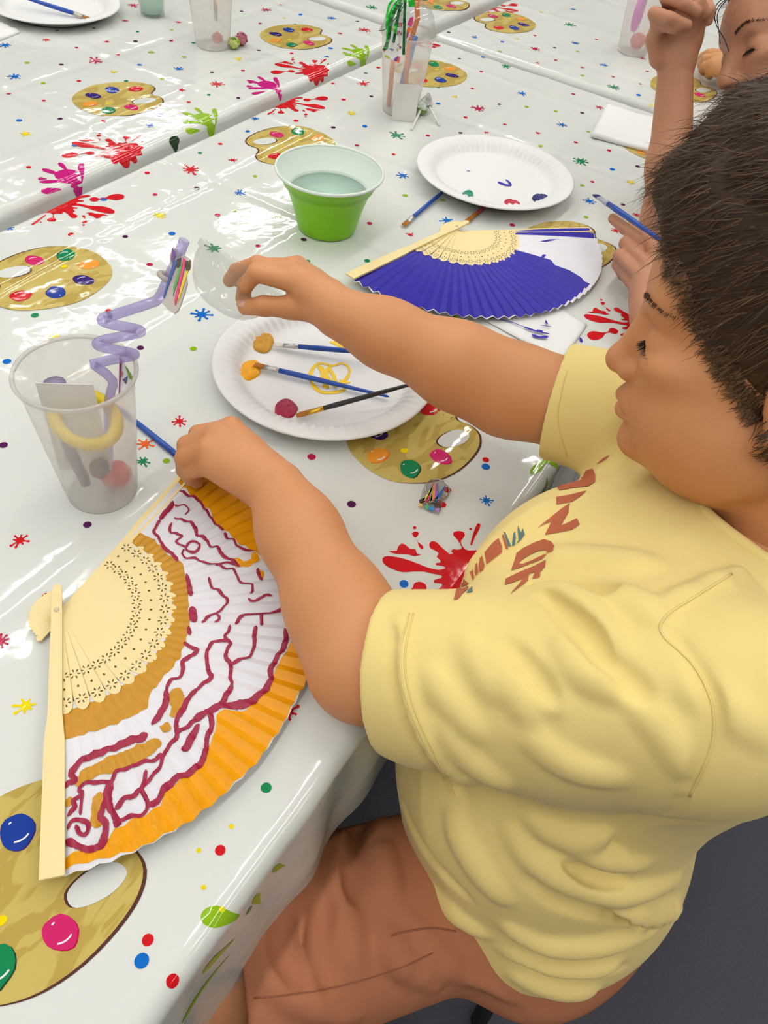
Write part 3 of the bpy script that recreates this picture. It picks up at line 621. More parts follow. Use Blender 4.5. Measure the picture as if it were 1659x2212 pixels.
fan1 = Fan('open white hand fan painted with amber, ochre and crimson swirls, nearest the camera', pv[:2], a_g, a_g + math.radians(142), 0.2055, 0.092, TZ+0.0050, 18, 'wooden hand fans')
i_ = lambda xs, ys: (lambda f_: float(np.interp(f_, xs, ys)))
fan1.band('ochre_band', M_ochre, i_([0,1],[0.0885,0.0885]), i_([0,.05,.145,.233,.265,.324,.397,.458,.557,.664,.768,.838,.922,1],[0.1112,0.1121,0.1132,0.1165,0.1094,0.105,0.1075,0.105,0.1022,0.103,0.1055,0.101,0.1035,0.101]), 0.0, 0.985, 3)
fan1.band('amber_band', M_amber, i_([0,.034,.065,.081,.11,.153,.168,.21,.239,.263,.32,.333,.352,.396,.456,.493,.56],[0.196,0.1918,0.1955,0.187,0.1855,0.186,0.178,0.1775,0.1795,0.172,0.1585,0.161,0.174,0.181,0.180,0.187,0.196]), i_([0,.02,.08,.15,1],[0.2015,0.2015,0.203,0.2054,0.2054]), 0.0, 0.56, 4)
fan1.band('amber_band', M_amber, i_([.68,.70,.741,.764,.813,.848,.906,.955,1],[0.19,0.172,0.164,0.1595,0.156,0.1555,0.160,0.163,0.168]), i_([0,1],[0.2054,0.2054]), 0.68, 1.0, 5)
f1 = lambda *p: [at(40 + x/2.592, 1000 + y/2.592, TZ+0.011)[:2] for x, y in p]
f2 = lambda *p: [at(x/2.44, 1480 + y/2.44, TZ+0.011)[:2] for x, y in p]
W1 = 0.0026
CR = [(f1((862,205),(850,235),(815,270),(790,305)), 0.0044), (f1((790,305),(770,340),(755,375),(775,395),(800,440),(820,470),(860,500),(890,540)), 0.0034), (f1((870,225),(910,225),(945,235),(950,260),(930,285)), 0.0022),
 (f1((870,295),(920,310),(965,325),(990,360),(1000,400),(1040,410),(1075,460),(1115,465),(1140,510),(1180,530),(1220,560),(1240,580)), 0.0034), (f1((855,320),(845,370),(880,385),(915,400),(880,430),(910,450),(935,465)), 0.0028),
 (f1((935,465),(960,435),(1000,435),(1014,460),(990,488),(950,488),(935,465)), 0.0024), (f1((925,470),(915,500),(940,525),(990,525),(1020,545),(1060,555),(1110,560),(1160,585),(1200,590),(1220,620),(1240,660),(1300,675),(1310,700),(1300,730)), W1),
 (f1((1285,755),(1310,768),(1350,755),(1385,740),(1420,742)), 0.0022), (f1((900,140),(950,170),(1000,190),(1030,230),(1060,270),(1085,310),(1115,345),(1150,365)), 0.003), (f1((1155,385),(1165,410),(1200,420),(1220,450),(1250,475),(1320,480)), 0.003),
 (f1((1065,635),(1080,690),(1120,710),(1150,745),(1170,770),(1140,815),(1100,840),(1060,860),(1025,895)), W1), (f1((1110,845),(1125,870),(1095,890)), W1), (f1((1215,905),(1235,870),(1270,850),(1310,845),(1360,840),(1425,830),(1480,810)), 0.0034), (f1((1360,845),(1360,910)), 0.0028),
 (f1((1185,910),(1170,950),(1155,975),(1190,1010),(1170,1040),(1160,1090),(1185,1120),(1190,1160),(1185,1200),(1195,1245),(1165,1290),(1150,1330),(1140,1365)), 0.0032), (f1((1330,915),(1320,960),(1320,1020),(1300,1075),(1250,1100),(1190,1125)), 0.0036),
 (f1((1185,990),(1120,995),(1080,1010),(1055,1060),(1055,1110),(1065,1170),(1080,1200),(1040,1235),(990,1275),(960,1310),(940,1360),(900,1430)), 0.0036), (f1((925,1000),(960,1030),(1000,1050),(960,1085),(920,1110),(920,1160),(905,1200),(850,1220),(830,1270),(830,1310),(800,1390),(760,1440)), 0.0036),
 (f1((940,615),(955,680),(965,740)), 0.005), (f1((970,800),(975,840),(985,890)), 0.007), (f1((950,910),(960,960)), 0.0045), (f1((1500,1010),(1470,1050),(1440,1100),(1410,1160),(1415,1210),(1370,1280),(1300,1330),(1220,1355),(1140,1365),(1060,1400),(980,1430)), 0.005),
 (f1((1490,930),(1500,980),(1480,1040)), 0.005), (f1((1340,580),(1345,620),(1365,650)), 0.003), (f1((1100,570),(1160,555),(1220,560)), 0.0025),
 (f2((780,265),(740,285),(680,300),(620,330),(560,350),(500,375),(440,400),(400,440),(380,480),(400,510),(360,530),(335,555)), 0.0062), (f2((860,370),(800,405),(750,410),(690,440),(620,460),(590,510),(540,520),(470,520),(420,550),(430,580),(390,620),(400,650),(360,700)), 0.0042),
 (f2((870,30),(880,80),(860,130),(830,180),(800,215)), 0.0055), (f2((1040,30),(1000,60),(970,110),(940,160),(930,210),(930,280),(880,340),(840,440),(800,490),(750,550),(770,600),(780,650),(740,690),(680,700),(620,720)), 0.0042), (f2((1225,0),(1190,60),(1160,110),(1100,140),(1040,180),(990,220),(930,260)), 0.0052),
 (f2((1050,210),(1020,260),(990,320),(960,350)), 0.0062), (f2((1110,150),(1115,220),(1090,290),(1085,350),(1060,410),(1010,460),(940,490),(880,540),(830,610),(790,650)), 0.0052), (f2((740,550),(700,590),(650,610),(610,660)), 0.0055), (f2((590,510),(570,580),(580,650),(620,720),(610,760)), 0.0062),
 (f2((570,600),(530,690),(560,740),(540,840),(500,870),(430,860),(380,840),(350,820)), 0.005), (f2((360,770),(380,730),(430,715),(468,740),(462,782),(425,788),(405,745)), 0.0034), (f2((770,450),(760,520),(740,570)), 0.003), (f2((1360,60),(1310,100),(1230,110),(1170,115)), 0.0055), (f2((440,560),(430,630),(425,690)), 0.0025)]
OC = [(f2((940,15),(930,60),(940,125),(900,165)), 0.011), (f2((880,200),(868,255)), 0.011), (f2((845,295),(780,340),(690,385),(600,420),(520,450),(460,480),(410,540)), 0.0145), (f2((375,600),(362,650)), 0.0105), (f2((525,570),(515,680),(510,760)), 0.0085)]
strokes_obj(fan1.t, 'ochre_dab', M_ochre, OC, fan1.surf, 0.0007); strokes_obj(fan1.t, 'crimson_swirl', M_maroon, CR, fan1.surf, 0.0010)
strokes_obj(fan1.t, 'amber_dab', M_amber, [(f1((1215,530),(1240,560),(1290,555),(1325,530),(1310,500)), 0.008), (f1((1345,590),(1365,640)), 0.006)], fan1.surf, 0.0007)

pv2 = at(985, 496, TZ+0.012); tg2 = at(770, 599, TZ+0.010); a_g2 = math.atan2(tg2[1]-pv2[1], tg2[0]-pv2[0])
fan2 = Fan('open white hand fan mostly painted deep blue, beside the plate with three paint drops', pv2[:2], a_g2, a_g2 + math.radians(147), 0.2085, 0.092, TZ+0.0062, 18, 'wooden hand fans')
fan2.band('blue_band', M_bluep, i_([0,1],[0.0875,0.0875]), i_([0,.1,.5,.7,.715,.73,.76],[0.2075,0.2078,0.2078,0.203,0.19,0.15,0.135]), 0.0, 0.76, 7)
fan2.band('blue_band', M_bluep, i_([0,1],[0.0875,0.0875]), i_([0,1],[0.206,0.2065]), 0.955, 1.0, 8)
f6 = lambda *p: [at(860 + x/2.86, 280 + y/2.86, TZ+0.009)[:2] for x, y in p]
strokes_obj(fan2.t, 'blue_dab', M_bluep, [(f6((910,775),(880,800),(865,825)), 0.004), (f6((895,862),(950,850),(970,865)), 0.006), (f6((1010,890),(1060,905)), 0.0025), (f6((1000,920),(1050,965)), 0.006), (f6((880,690),(1000,682)), 0.003)], fan2.surf, 0.0006)

# ------------------------------------------------------------------ napkins
M_nap = mat('paper_napkin', (240, 240, 238), 0.85, 0.15, 0.02, 80, 0.25, 260)
def napkin(label, corners, z, th, seed, extra=None):
    c = [at(x, y, z+th) for x, y in corners]; n = 14; V_ = []; F = []
    for lay in (0, 1):
        for i in range(n+1):
            for j in range(n+1):
                u, v = i/n, j/n; p = (1-u)*(1-v)*c[0] + u*(1-v)*c[1] + u*v*c[2] + (1-u)*v*c[3]
                wv = 0.0012*math.sin(7*u+seed) * math.sin(6*v+seed*2) + 0.001*math.sin(15*v+seed)*(u-0.5)
                V_.append((p[0], p[1], z + (th + wv + 0.001 if lay else 0.0008)))
    m_ = (n+1)**2
    for i in range(n):
        for j in range(n):
            a = i*(n+1)+j; q = (a, a+1, a+n+2, a+n+1); F.append(q); F.append(tuple(x+m_ for x in reversed(q)))
    ring = [j for j in range(n+1)] + [i*(n+1)+n for i in range(1, n+1)] + [n*(n+1)+j for j in range(n-1, -1, -1)] + [i*(n+1) for i in range(n-1, 0, -1)]
    for a, b in zip(ring, ring[1:]+ring[:1]): F.append((a, a+m_, b+m_, b))
    me = mesh('napkin', V_, F); bm = bmesh.new(); bm.from_mesh(me); bmesh.ops.recalc_face_normals(bm, faces=bm.faces[:]); bm.to_mesh(me); bm.free()
    return tag(link('paper_napkin', me, M_nap), label, 'napkin', 'paper napkins')
napkin('folded white paper napkin beside the raised forearm', [(1310,223),(1440,262),(1425,330),(1278,290)], TZ+0.002, 0.006, 1)
nb = napkin('white paper napkin with blue paint smears under the blue fan', [(1045,690),(1190,655),(1268,702),(1212,782)], TZ+0.0015, 0.0012, 2)
napkin('white paper napkin corner at the left edge of the far table', [(-60,40),(5,48),(42,68),(-30,96)], TZ+0.002, 0.004, 3)
zf = flat_z(TZ+0.006)
strokes_obj(nb, 'blue_smear', M_bluep, [(f6((600,1150),(700,1175),(780,1205)), 0.0016), (f6((780,1205),(850,1230),(940,1250)), 0.004), (f6((830,1255),(880,1270),(930,1265)), 0.006), (f6((860,1225),(900,1235)), 0.005), (f6((915,1165),(925,1190)), 0.003), (f6((885,1195),(950,1205)), 0.0016), (f6((560,1236),(575,1242)), 0.0016)], zf, 0.0, 'stuff')

# ------------------------------------------------------------------ green bowl of water
M_lime = mat('lime_plastic', (134, 204, 8), 0.3, 0.4, 0.02); M_bowlin = mat('greenlit_white_plastic', (228, 240, 230), 0.3, 0.45, 0.01)  # green light inside the bowl is tinted into the white
M_water = plastic_film('water', (214, 244, 228), 0.75, 0.03, 0.3)
bc = np.array([0.8490, 0.5650, TZ+0.002])
bo = thing('plastic_bowl', 'lime green plastic bowl with white inside, holding rinse water', 'bowl', bc); bo.scale = (1, 1, 1.06)
b = MB(); b.lathe([(0,0),(0.037,0),(0.0395,0.002),(0.041,0.006),(0.0445,0.020),(0.0492,0.036),(0.0548,0.052),(0.0588,0.0595),(0.0606,0.0600),(0.0655,0.0705),(0.0700,0.0768)], 72); b.obj('outer_wall', M_lime, bo, True, False)
b = MB(); b.lathe([(0,0.0025),(0.036,0.0025),(0.0385,0.006),(0.0425,0.020),(0.0472,0.036),(0.0528,0.052),(0.0535,0.0535),(0.0556,0.0545),(0.0580,0.0610),(0.0598,0.0620),(0.0615,0.0670),(0.0638,0.0685),(0.0655,0.0735),(0.0690,0.0775)], 72); b.obj('inner_wall', M_bowlin, bo, True, False)
b = MB(); b.tube([(0.0702*math.cos(2*PI*i/72), 0.0702*math.sin(2*PI*i/72), 0.0772) for i in range(72)], 0.0020, 8, closed=True); b.obj('rim', M_bowlin, bo, True, False)
b = MB(); b.lathe([(0,0.050),(0.0517,0.050),(0.0512,0.0485),(0,0.0485)], 64); b.obj('water', M_water, bo, True, False)

# ------------------------------------------------------------------ frosted cups
M_frost = plastic_film('frosted_plastic', (250, 248, 244), 0.40, 0.22, 0.5); M_frostrim = plastic_film('frosted_rim', (244, 242, 238), 0.5, 0.12, 0.5)
M_clear = plastic_film('clear_plastic', (236, 238, 236), 0.10, 0.04, 0.3)
def frosted_cup(label, base, h, rb, rt):
    t = thing('frosted_cup', label, 'cup', base, 'frosted plastic cups')
    b = MB(); b.lathe([(0,0.003),(rb*0.92,0.003),(rb*0.97,0.0),(rb,0.003),(rb+(rt-rb)*0.5,h*0.5),(rb+(rt-rb)*0.90,h*0.93),(rt*0.985,h*0.945),(rt,h)], 64); b.obj('cup_wall', M_frost, t, True, False)
    b = MB(); b.tube([((rt+0.001)*math.cos(2*PI*i/64), (rt+0.001)*math.sin(2*PI*i/64), h) for i in range(64)], 0.0019, 8, closed=True); b.obj('rim', M_frostrim, t, True, False)
    return t
cA = at(222, 1058, TZ+0.002); cB = at(460, 98, TZ+0.002); cC = at(863, 240, TZ+0.002); cD = at(1364, 113, TZ+0.002)
frosted_cup('frosted cup with a curly purple straw, near the left edge', cA, 0.138, 0.0315, 0.0462)
frosted_cup('frosted cup with a yellow and green card inside, top centre left', cB, 0.138, 0.0315, 0.0445)
frosted_cup('frosted cup with a dome lid and green foil tassel', cC, 0.124, 0.0300, 0.0440)
frosted_cup('frosted cup with pink and red things inside, on the table beyond', cD, 0.138, 0.0310, 0.0445)
# curly straw and its charm
M_straw = plastic_film('purple_straw_plastic', (206, 196, 242), 0.34, 0.08, 0.4)
cz = cA[2]
ax0 = far(243, 788, 0.642); ax1 = far(268, 682, 0.602)
pts = [cA + np.array([0.004, -0.004, 0.006]), cA + np.array([0.010, -0.010, 0.06]), far(236, 862, 0.672), far(243, 822, 0.652)]
hel = []
for i in range(46):
    f_ = i/45; c_ = ax0 + (ax1-ax0)*f_; a = PI*0.95 - 2*PI*2.1*f_; r_ = 0.0160
    hel.append(c_ + r_*(CAMR[:,0]*math.cos(a) + (np.array([0,0,0.30]) + CAMR[:,2]*0.9)*math.sin(a)*0.75))
pts += hel + [far(318, 657, 0.602), far(342, 645, 0.600), far(360, 610, 0.595), far(380, 565, 0.588), far(399, 518, 0.580)]
st = thing('curly_straw', 'curly purple drinking straw standing in the near frosted cup', 'straw', pts[0])
b = MB(); b.tube(smooth_poly(pts, 3, False), 0.0040, 12, cap=False); b.obj('tube', M_straw, st)
M_rub = plastic_film('milky_rubber', (228, 222, 214), 0.7, 0.3, 0.4)
b = MB(); cr = far(363, 600, 0.594); dd = far(380, 565, 0.588) - far(360, 610, 0.595); dd /= np.linalg.norm(dd)
s1 = np.cross(dd, [0,0,1.0]); s1 /= np.linalg.norm(s1); s2 = np.cross(dd, s1)
b.tube([cr + 0.0068*(s1*math.cos(2*PI*i/24) + s2*math.sin(2*PI*i/24)) for i in range(24)], 0.0022, 8, closed=True); b.obj('ring', M_rub, st)
def card(px, dep, th, m_, nm, par, tiltv=0.0):
    """flat piece facing the camera side, outlined by pixels at a depth, with thickness"""
    P_ = [far(x, y, dep + tiltv*(y - px[0][1])) for x, y in px]; n = CAMR[:,2]*th
    t3 = tri2([(x, -y) for x, y in px]); K = len(P_); b = MB()
    b.add([p for p in P_] + [p + n for p in P_], [t for t in t3] + [tuple(i+K for i in reversed(t)) for t in t3] + [((i+1) % K, i, K+i, K+(i+1) % K) for i in range(K)])
    return b.obj(nm, m_, par, False)
ch = card([(374,532),(388,545),(400,552),(411,560),(411,575),(402,590),(404,612),(396,640),(386,668),(376,677),(362,668),(349,654),(356,640),(372,600),(368,575),(366,552)], 0.583, 0.003, M_rub, 'charm', st)
PENC = [((230,60,120),[(396,556),(402,562),(384,640),(378,660),(376,650)]), ((240,210,30),[(408,562),(411,570),(392,630),(382,655),(390,620)]), ((90,170,90),[(390,565),(395,572),(376,630),(374,640),(374,620)]), ((46,90,160),[(376,560),(383,566),(368,605),(354,645),(352,640)]), ((110,70,140),[(372,535),(380,545),(374,572),(369,560)]), ((60,40,40),[(398,566),(411,562),(410,582),(402,586)]), ((60,40,40),[(381,560),(391,556),(390,576),(382,578)])]
for c_, pp in PENC: card(pp, 0.5818, 0.0012, mat('charm_%d_%d_%d' % c_, c_, 0.35), 'charm_print', st)
# things in the near cup
M_card = mat('white_card', (236, 234, 230), 0.6, 0.3, 0.02)
tg = card([(258,768),(286,812),(293,838),(278,850),(256,858)], 0.655, 0.0006, M_card, 'gift_tag', None); tag(tg, 'white printed gift tag standing in the near frosted cup', 'gift tag', 'gift tags')
for c_, pp in (((140,60,110),[(258,769),(263,782),(258,852),(256,857)]), ((120,160,50),[(270,790),(276,796),(286,816),(292,826),(288,830),(278,814)]), ((90,100,140),[(264,820),(276,812),(272,830)]), ((200,120,70),[(262,800),(266,806),(263,816)])):
    card(pp, 0.654, 0.0004, mat('tag_%d_%d_%d' % c_, c_, 0.6), 'tag_print', tg)
def crumple(name, label, cat, c, r, cols, seed, group, twist=None):
    """candy in a crumpled twisted wrapper"""
    bm = bmesh.new(); bmesh.ops.create_icosphere(bm, subdivisions=3, radius=1.0); rg = np.random.default_rng(seed); ks = rg.normal(size=(14, 3)); ks /= np.linalg.norm(ks, axis=1)[:,None]
    P_ = np.array([v.co for v in bm.verts]); w = np.ones(len(P_))
    for q in ks: w += 0.16*(np.abs((P_ @ q*3.0) % 1 - 0.5) - 0.25)
    P_ = P_*w[:,None]*r*np.array([1.0, 0.95, 0.9])
    if twist is not None:
        tw = np.array(twist, float); l = np.linalg.norm(tw); tw /= l; s_ = P_@tw; k_ = np.clip((s_ - 0.75*r)/(0.3*r), 0, 1); P_ = P_ + tw*(k_*l)[:,None]
    lab = rg.integers(0, len(cols), 12); cen = rg.normal(size=(12, 3))*r; mi = []
    bm.faces.ensure_lookup_table()
    for f_ in bm.faces:
        q = np.mean([P_[v.index] for v in f_.verts], axis=0); mi.append(int(lab[np.argmin(((cen - q)**2).sum(1))]))
    me = mesh(name, P_ + np.array(c), [[v.index for v in f_.verts] for f_ in bm.faces], mi); bm.free()
    o = link(name, me, [mat('wrap_%d_%d_%d' % x, x, 0.25, 0.6, 0.2, 200) for x in cols], None, False)
    return tag(o, label, cat, group)
GC = 'wrapped sweets'
crumple('wrapped_candy', 'pink wrapped candy at the bottom of the near frosted cup', 'candy', cA + [0.010, -0.010, 0.019], 0.0135, [(224,60,90),(236,150,160),(210,40,60)], 1, GC)
crumple('wrapped_candy', 'dark blue wrapped candy low inside the near frosted cup', 'candy', cA + [-0.008, -0.014, 0.044], 0.009, [(60,80,130),(120,80,90)], 2, GC)
b = MB(); b.tube([cA + np.array([0.024*math.cos(a), 0.024*math.sin(a), 0.088 + 0.010*math.sin(a)]) for a in np.linspace(0, 2*PI, 30)[:-1]], 0.006, 6, closed=True)
tag(b.obj('wristband', mat('yellow_band', (244, 216, 40), 0.4)), 'yellow wristband inside the near frosted cup', 'wristband')
b = MB(); M45 = np.array([[0.8,-0.6,0],[0.6,0.8,0],[0,0,1]]); b.box(cA + [-0.008, 0.006, 0.078], (0.0006, 0.045, 0.10), M45); tag(b.obj('card', M_card, None, False), 'white card standing inside the near frosted cup', 'card')
b = MB()
b.tube([cA + np.array([-0.006,0.022,0.12]), cA + np.array([-0.010,0.016,0.05]), cA + np.array([-0.010,0.008,0.01])], [0.009,0.008,0.004], 10)
tag(b.obj('paint_tube', mat('purple_grey', (150,140,170), 0.4)), 'purple grey tube leaning inside the near frosted cup', 'paint tube')

# cup on the far table: card, sweets beside it
tB = thing('gift_tag', 'yellow and white gift tag inside the top centre left frosted cup', 'gift tag', cB + [0,0,0.01], 'gift tags')
b = MB(); b.box(cB + [-0.004, -0.012, 0.09], (0.040, 0.0006, 0.085), M45); b.obj('tag_card', M_card, tB, False)
for i, (dx, dz, c_, s_) in enumerate(((-0.018,0.10,(240,206,50),0.016),(-0.012,0.075,(240,206,50),0.014),(0.006,0.11,(190,70,70),0.008),(0.004,0.085,(90,110,170),0.009),(0.012,0.10,(210,120,190),0.008),(-0.010,0.055,(80,160,90),0.014),(0.010,0.06,(200,90,120),0.010))):
    b = MB(); q = np.array([dx, 0, 0]) @ M45.T; b.box(cB + q + M45 @ np.array([-0.0,-0.0130,0]) + [-0.004, 0.0, dz], (s_, 0.001, s_*1.2), M45); b.obj('tag_print', mat('tg_%d_%d_%d' % c_, c_, 0.5), tB, False)
crumple('wrapped_candy', 'red wrapped candy at the bottom of the top centre left cup', 'candy', cB + [0.0, -0.012, 0.016], 0.010, [(190,60,50),(210,110,90)], 4, GC)
q = at(505, 92, TZ+0.012); crumple('wrapped_candy', 'green wrapped candy beside the top centre left cup', 'candy', q, 0.0115, [(150,170,50),(196,206,120),(90,130,40)], 5, GC)
q = at(522, 86, TZ+0.013); crumple('wrapped_candy', 'pink wrapped candy behind the green one by the far cup', 'candy', q + [0.004, 0.004, 0], 0.012, [(190,110,130),(220,170,180),(150,60,90)], 6, GC)
# cup with dome lid
M_dome = M_clear
b = MB(); dm_ = [(0.0445,0),(0.0450,0.006),(0.0425,0.008),(0.0420,0.014),(0.0385,0.026),(0.0310,0.037),(0.0190,0.044),(0.0075,0.0465)]
b.lathe(dm_, 64, cC + [0,0,0.124]); tag(b.obj('dome_lid', M_dome), 'clear dome lid on the cup with the green tassel', 'lid', 'clear dome lids')
st2 = thing('drinking_straw', 'orange straw through the dome lid with green tassel', 'straw', cC + [0,0,0.02])
b = MB(); b.tube([cC + [-0.006,-0.012,0.01], cC + [-0.002,-0.004,0.10], far(902,40,depth(cC)-0.085), far(899,-30,depth(cC)-0.12)], 0.0042, 10); b.obj('tube', mat('orange_straw', (238,128,44), 0.3), st2)
for i, (x, y, w, hh, c_) in enumerate(((930,-4,14,24,(240,140,60)),(905,-6,10,16,(240,130,50)))):
    card([(x-w/2,y-hh/2),(x+w/2,y-hh/2+3),(x+w/2-2,y+hh/2),(x-w/2+4,y+hh/2-4)], depth(cC)-0.12-0.004*i, 0.002, MATS['orange_straw'], 'bow', st2)
M_foil = mat('green_foil', (10, 86, 28), 0.22, 0.5, 0.35, 60, metal=0.35); M_foil2 = mat('bright_green_foil', (40, 190, 60), 0.2, 0.5, 0.2, 60, metal=0.3)
ts = thing('foil_tassel', 'shiny green foil tassel hanging over the dome lid cup', 'tassel', far(880,-8,1.24))
def ribbon(pxs, w, dep, m_, nm='strand', par=ts):
    p = smooth_poly(pxs, 5, False); d_ = np.gradient(p, axis=0); d_ /= np.linalg.norm(d_, axis=1)[:,None]; nn = np.stack([-d_[:,1], d_[:,0]], -1)*w/2
    V_ = []
    for i in range(len(p)):
        dp = dep + 0.003*math.sin(i*0.9)
        for s_, o_ in ((-1,0),(1,0.002)): q = p[i] + s_*nn[i]; V_.append(far(q[0], q[1], dp + o_))
    K = len(p); V_ += [v + CAMR[:,2]*0.0006 for v in V_]
    F = [(2*i, 2*i+2, 2*i+3, 2*i+1) for i in range(K-1)] + [(2*K+2*i, 2*K+2*i+1, 2*K+2*i+3, 2*K+2*i+2) for i in range(K-1)]
    b = MB(); b.add(V_, F); return b.obj(nm, m_, par)
dC = depth(cC + [0,0,0.12])
for pxs, w, dep, m_ in (([(880,-10),(858,5),(840,40),(836,95),(834,105)], 6, dC-0.07, M_foil2), ([(882,-10),(862,8),(846,40),(840,80),(830,108)], 7, dC-0.075, M_foil), ([(884,-10),(866,10),(858,45),(852,80),(850,92)], 6, dC-0.08, M_foil), ([(876,-6),(874,30),(873,70),(872,118)], 6, dC-0.085, M_foil),
        ([(878,-10),(868,20),(836,60),(818,66)], 1.5, dC-0.07, M_foil), ([(880,-8),(850,0),(838,20),(835,60)], 5, dC-0.072, M_foil2), ([(855,52),(854,62),(853,72)], 6, dC-0.087, M_foil2), ([(880,-14),(888,0),(890,14)], 14, dC-0.09, M_foil2), ([(876,-8),(875,-2),(875,5)], 7, dC-0.092, M_foil2)):
    ribbon(pxs, w, dep, m_)
tC = thing('gift_tag', 'white gift tag with splatter print and letters, by the green tassel', 'gift tag', far(850,120,dC-0.05), 'gift tags')
card([(862,22),(897,30),(876,92),(864,136),(828,122),(843,70)], dC-0.055, 0.0008, M_card, 'tag_card', tC)
for c_, pp in (((206,40,120),[(886,38),(894,36),(890,58),(880,52)]), ((236,110,30),[(882,58),(890,62),(884,72),(878,66)]), ((236,80,40),[(860,124),(865,122),(862,136),(856,133)]), ((110,50,150),[(852,126),(861,120),(858,132),(851,131)]), ((170,190,40),[(832,118),(840,122),(844,128),(830,122)]), ((60,110,180),[(846,45),(850,38),(848,55),(843,58)]), ((220,180,60),[(845,60),(850,62),(848,68)]), ((200,50,50),[(826,108),(830,104),(831,112)]), ((120,60,140),[(862,98),(868,102),(864,106)]), ((220,170,60),[(856,106),(861,104),(860,110)]), ((90,130,190),[(842,104),(852,107),(847,109)]), ((60,60,60),[(858,97),(864,93),(863,94),(859,98)]), ((150,40,100),[(878,70),(884,68),(882,78),(877,84)])):
    card(pp, dC-0.0562, 0.0004, mat('tp_%d_%d_%d' % c_, c_, 0.5), 'tag_print', tC)
def lettering(txt, px, py, dep, size_px, m_, par, rot=0.0):
    cu = bpy.data.curves.new('lettering', 'FONT'); cu.body = txt; cu.size = size_px*dep/FPX*1.35; cu.align_x = 'CENTER'; cu.align_y = 'CENTER'; cu.extrude = 0.0001; cu.offset = 0.0001
    tmp = bpy.data.objects.new('tmp_text', cu); COL.objects.link(tmp); dg = bpy.context.evaluated_depsgraph_get(); me = bpy.data.meshes.new_from_object(tmp.evaluated_get(dg)); bpy.data.objects.remove(tmp)
    X, Y = CAMR[:,0], -CAMR[:,1]; c_, s_ = math.cos(rot), math.sin(rot); ax, ay = X*c_ + Y*s_, -X*s_ + Y*c_; o_ = far(px, py, dep)
    P_ = np.array([v.co for v in me.vertices]); P_ = o_ + P_[:,:1]*ax + P_[:,1:2]*ay - P_[:,2:]*CAMR[:,2]
    me.vertices.foreach_set('co', P_.astype(np.float32).ravel()); me.update(); me.materials.clear(); me.name = 'lettering'
    return link('lettering', me, m_, par, False)
lettering('ET', 864, 54, dC-0.0565, 9, mat('red_print', (196,30,50), 0.5), tC, -0.1); lettering('IN', 863, 71, dC-0.0565, 9, mat('plum_print', (140,40,100), 0.5), tC, -0.1)
qa, qb = at(845,259,TZ+0.003), at(897,263,TZ+0.003); up_ = (cC - (qa+qb)/2); up_[2] = 0; up_ = up_/np.linalg.norm(up_)*0.004 + np.array([0,0,0.058]); nn_ = np.cross(qb-qa, up_); nn_ = nn_/np.linalg.norm(nn_)*0.0006
b = MB(); b.add([qa, qb, qb+up_, qa+up_+(qb-qa)*0.06, qa-nn_, qb-nn_, qb+up_-nn_, qa+up_+(qb-qa)*0.06-nn_], [(0,1,2,3),(7,6,5,4),(0,4,5,1),(1,5,6,2),(2,6,7,3),(3,7,4,0)]); cdo = b.obj('card', M_card, None, False)
tag(cdo, 'small white card leaning on the cup with the green tassel', 'card')
b = MB(); b.tube([cC + [-0.012,0.0,0.008], cC + [0.012,-0.006,0.118]], 0.0055, 10); tag(b.obj('paint_tube', mat('blue_tube', (60,110,190), 0.4)), 'blue tube leaning inside the cup with the green tassel', 'paint tube')
b = MB(); b.tube([cC + [-0.016,0.014,0.008], cC + [-0.006,0.02,0.11]], 0.004, 10); tag(b.obj('crayon', mat('orange_stick', (236,130,60), 0.4)), 'orange stick inside the cup with the green tassel', 'crayon')
# lollipops by that cup
M_stick = mat('paper_stick', (238,238,232), 0.6)
def lolly(label, c, e, r, cols, seed, tw):
    t = thing('lollipop', label, 'lollipop', c, 'lollipops by the tassel cup')
    o = crumple('wrapper', '', '', c, r, cols, seed, None, tw)
    for k_ in ('label', 'category'): del o[k_]
    o.parent = t; o.matrix_parent_inverse = wm(t).inverted()
    b = MB(); b.tube([c, e], 0.0019, 8); b.obj('stick', M_stick, t)
lolly('green wrapped lollipop with its stick toward the camera', at(911,232,TZ+0.014), at(889,280,TZ+0.003), 0.0115, [(60,140,100),(160,190,120),(220,230,220),(120,160,60)], 11, at(921,206,TZ+0.02)-at(911,228,TZ+0.014))
lolly('red and white wrapped lollipop leaning on the green one', at(923,222,TZ+0.020), at(950,272,TZ+0.003), 0.0105, [(190,50,60),(236,230,230),(90,150,100)], 12, at(925,206,TZ+0.035)-at(923,220,TZ+0.02))
# cup on the table beyond
crumple('wrapped_candy', 'red wrapped candy inside the cup on the table beyond', 'candy', cD + [0.0,-0.006,0.024], 0.016, [(200,40,50),(220,90,90)], 15, GC)
b = MB(); b.tube([cD + np.array([0.020*math.cos(a), 0.010, 0.075 + 0.032*math.sin(a)]) for a in np.linspace(0, 2*PI, 26)[:-1]], 0.0055, 8, closed=True); tag(b.obj('wristband', mat('magenta_band', (216,50,200), 0.4)), 'magenta wristband inside the cup on the table beyond', 'wristband')
q = at(1404, 100, TZ+0.010); crumple('wrapped_candy', 'green wrapped candy beside the cup on the table beyond', 'candy', q, 0.011, [(90,150,60),(140,190,100)], 16, GC)
# clear water glass at the top
gw = at(330, 32, TZ+0.002); t = thing('water_glass', 'small clear plastic glass at the top edge of the far table', 'glass', gw)
b = MB(); b.lathe([(0,0.004),(0.021,0.004),(0.0225,0.0),(0.0235,0.004),(0.030,0.09),(0.0305,0.09)], 40); b.obj('glass_wall', M_clear, t, True, False)
b = MB(); b.lathe([(0,0.006),(0.021,0.006),(0.0225,0.030),(0,0.030)], 40); b.obj('water', M_water, t, True, False)

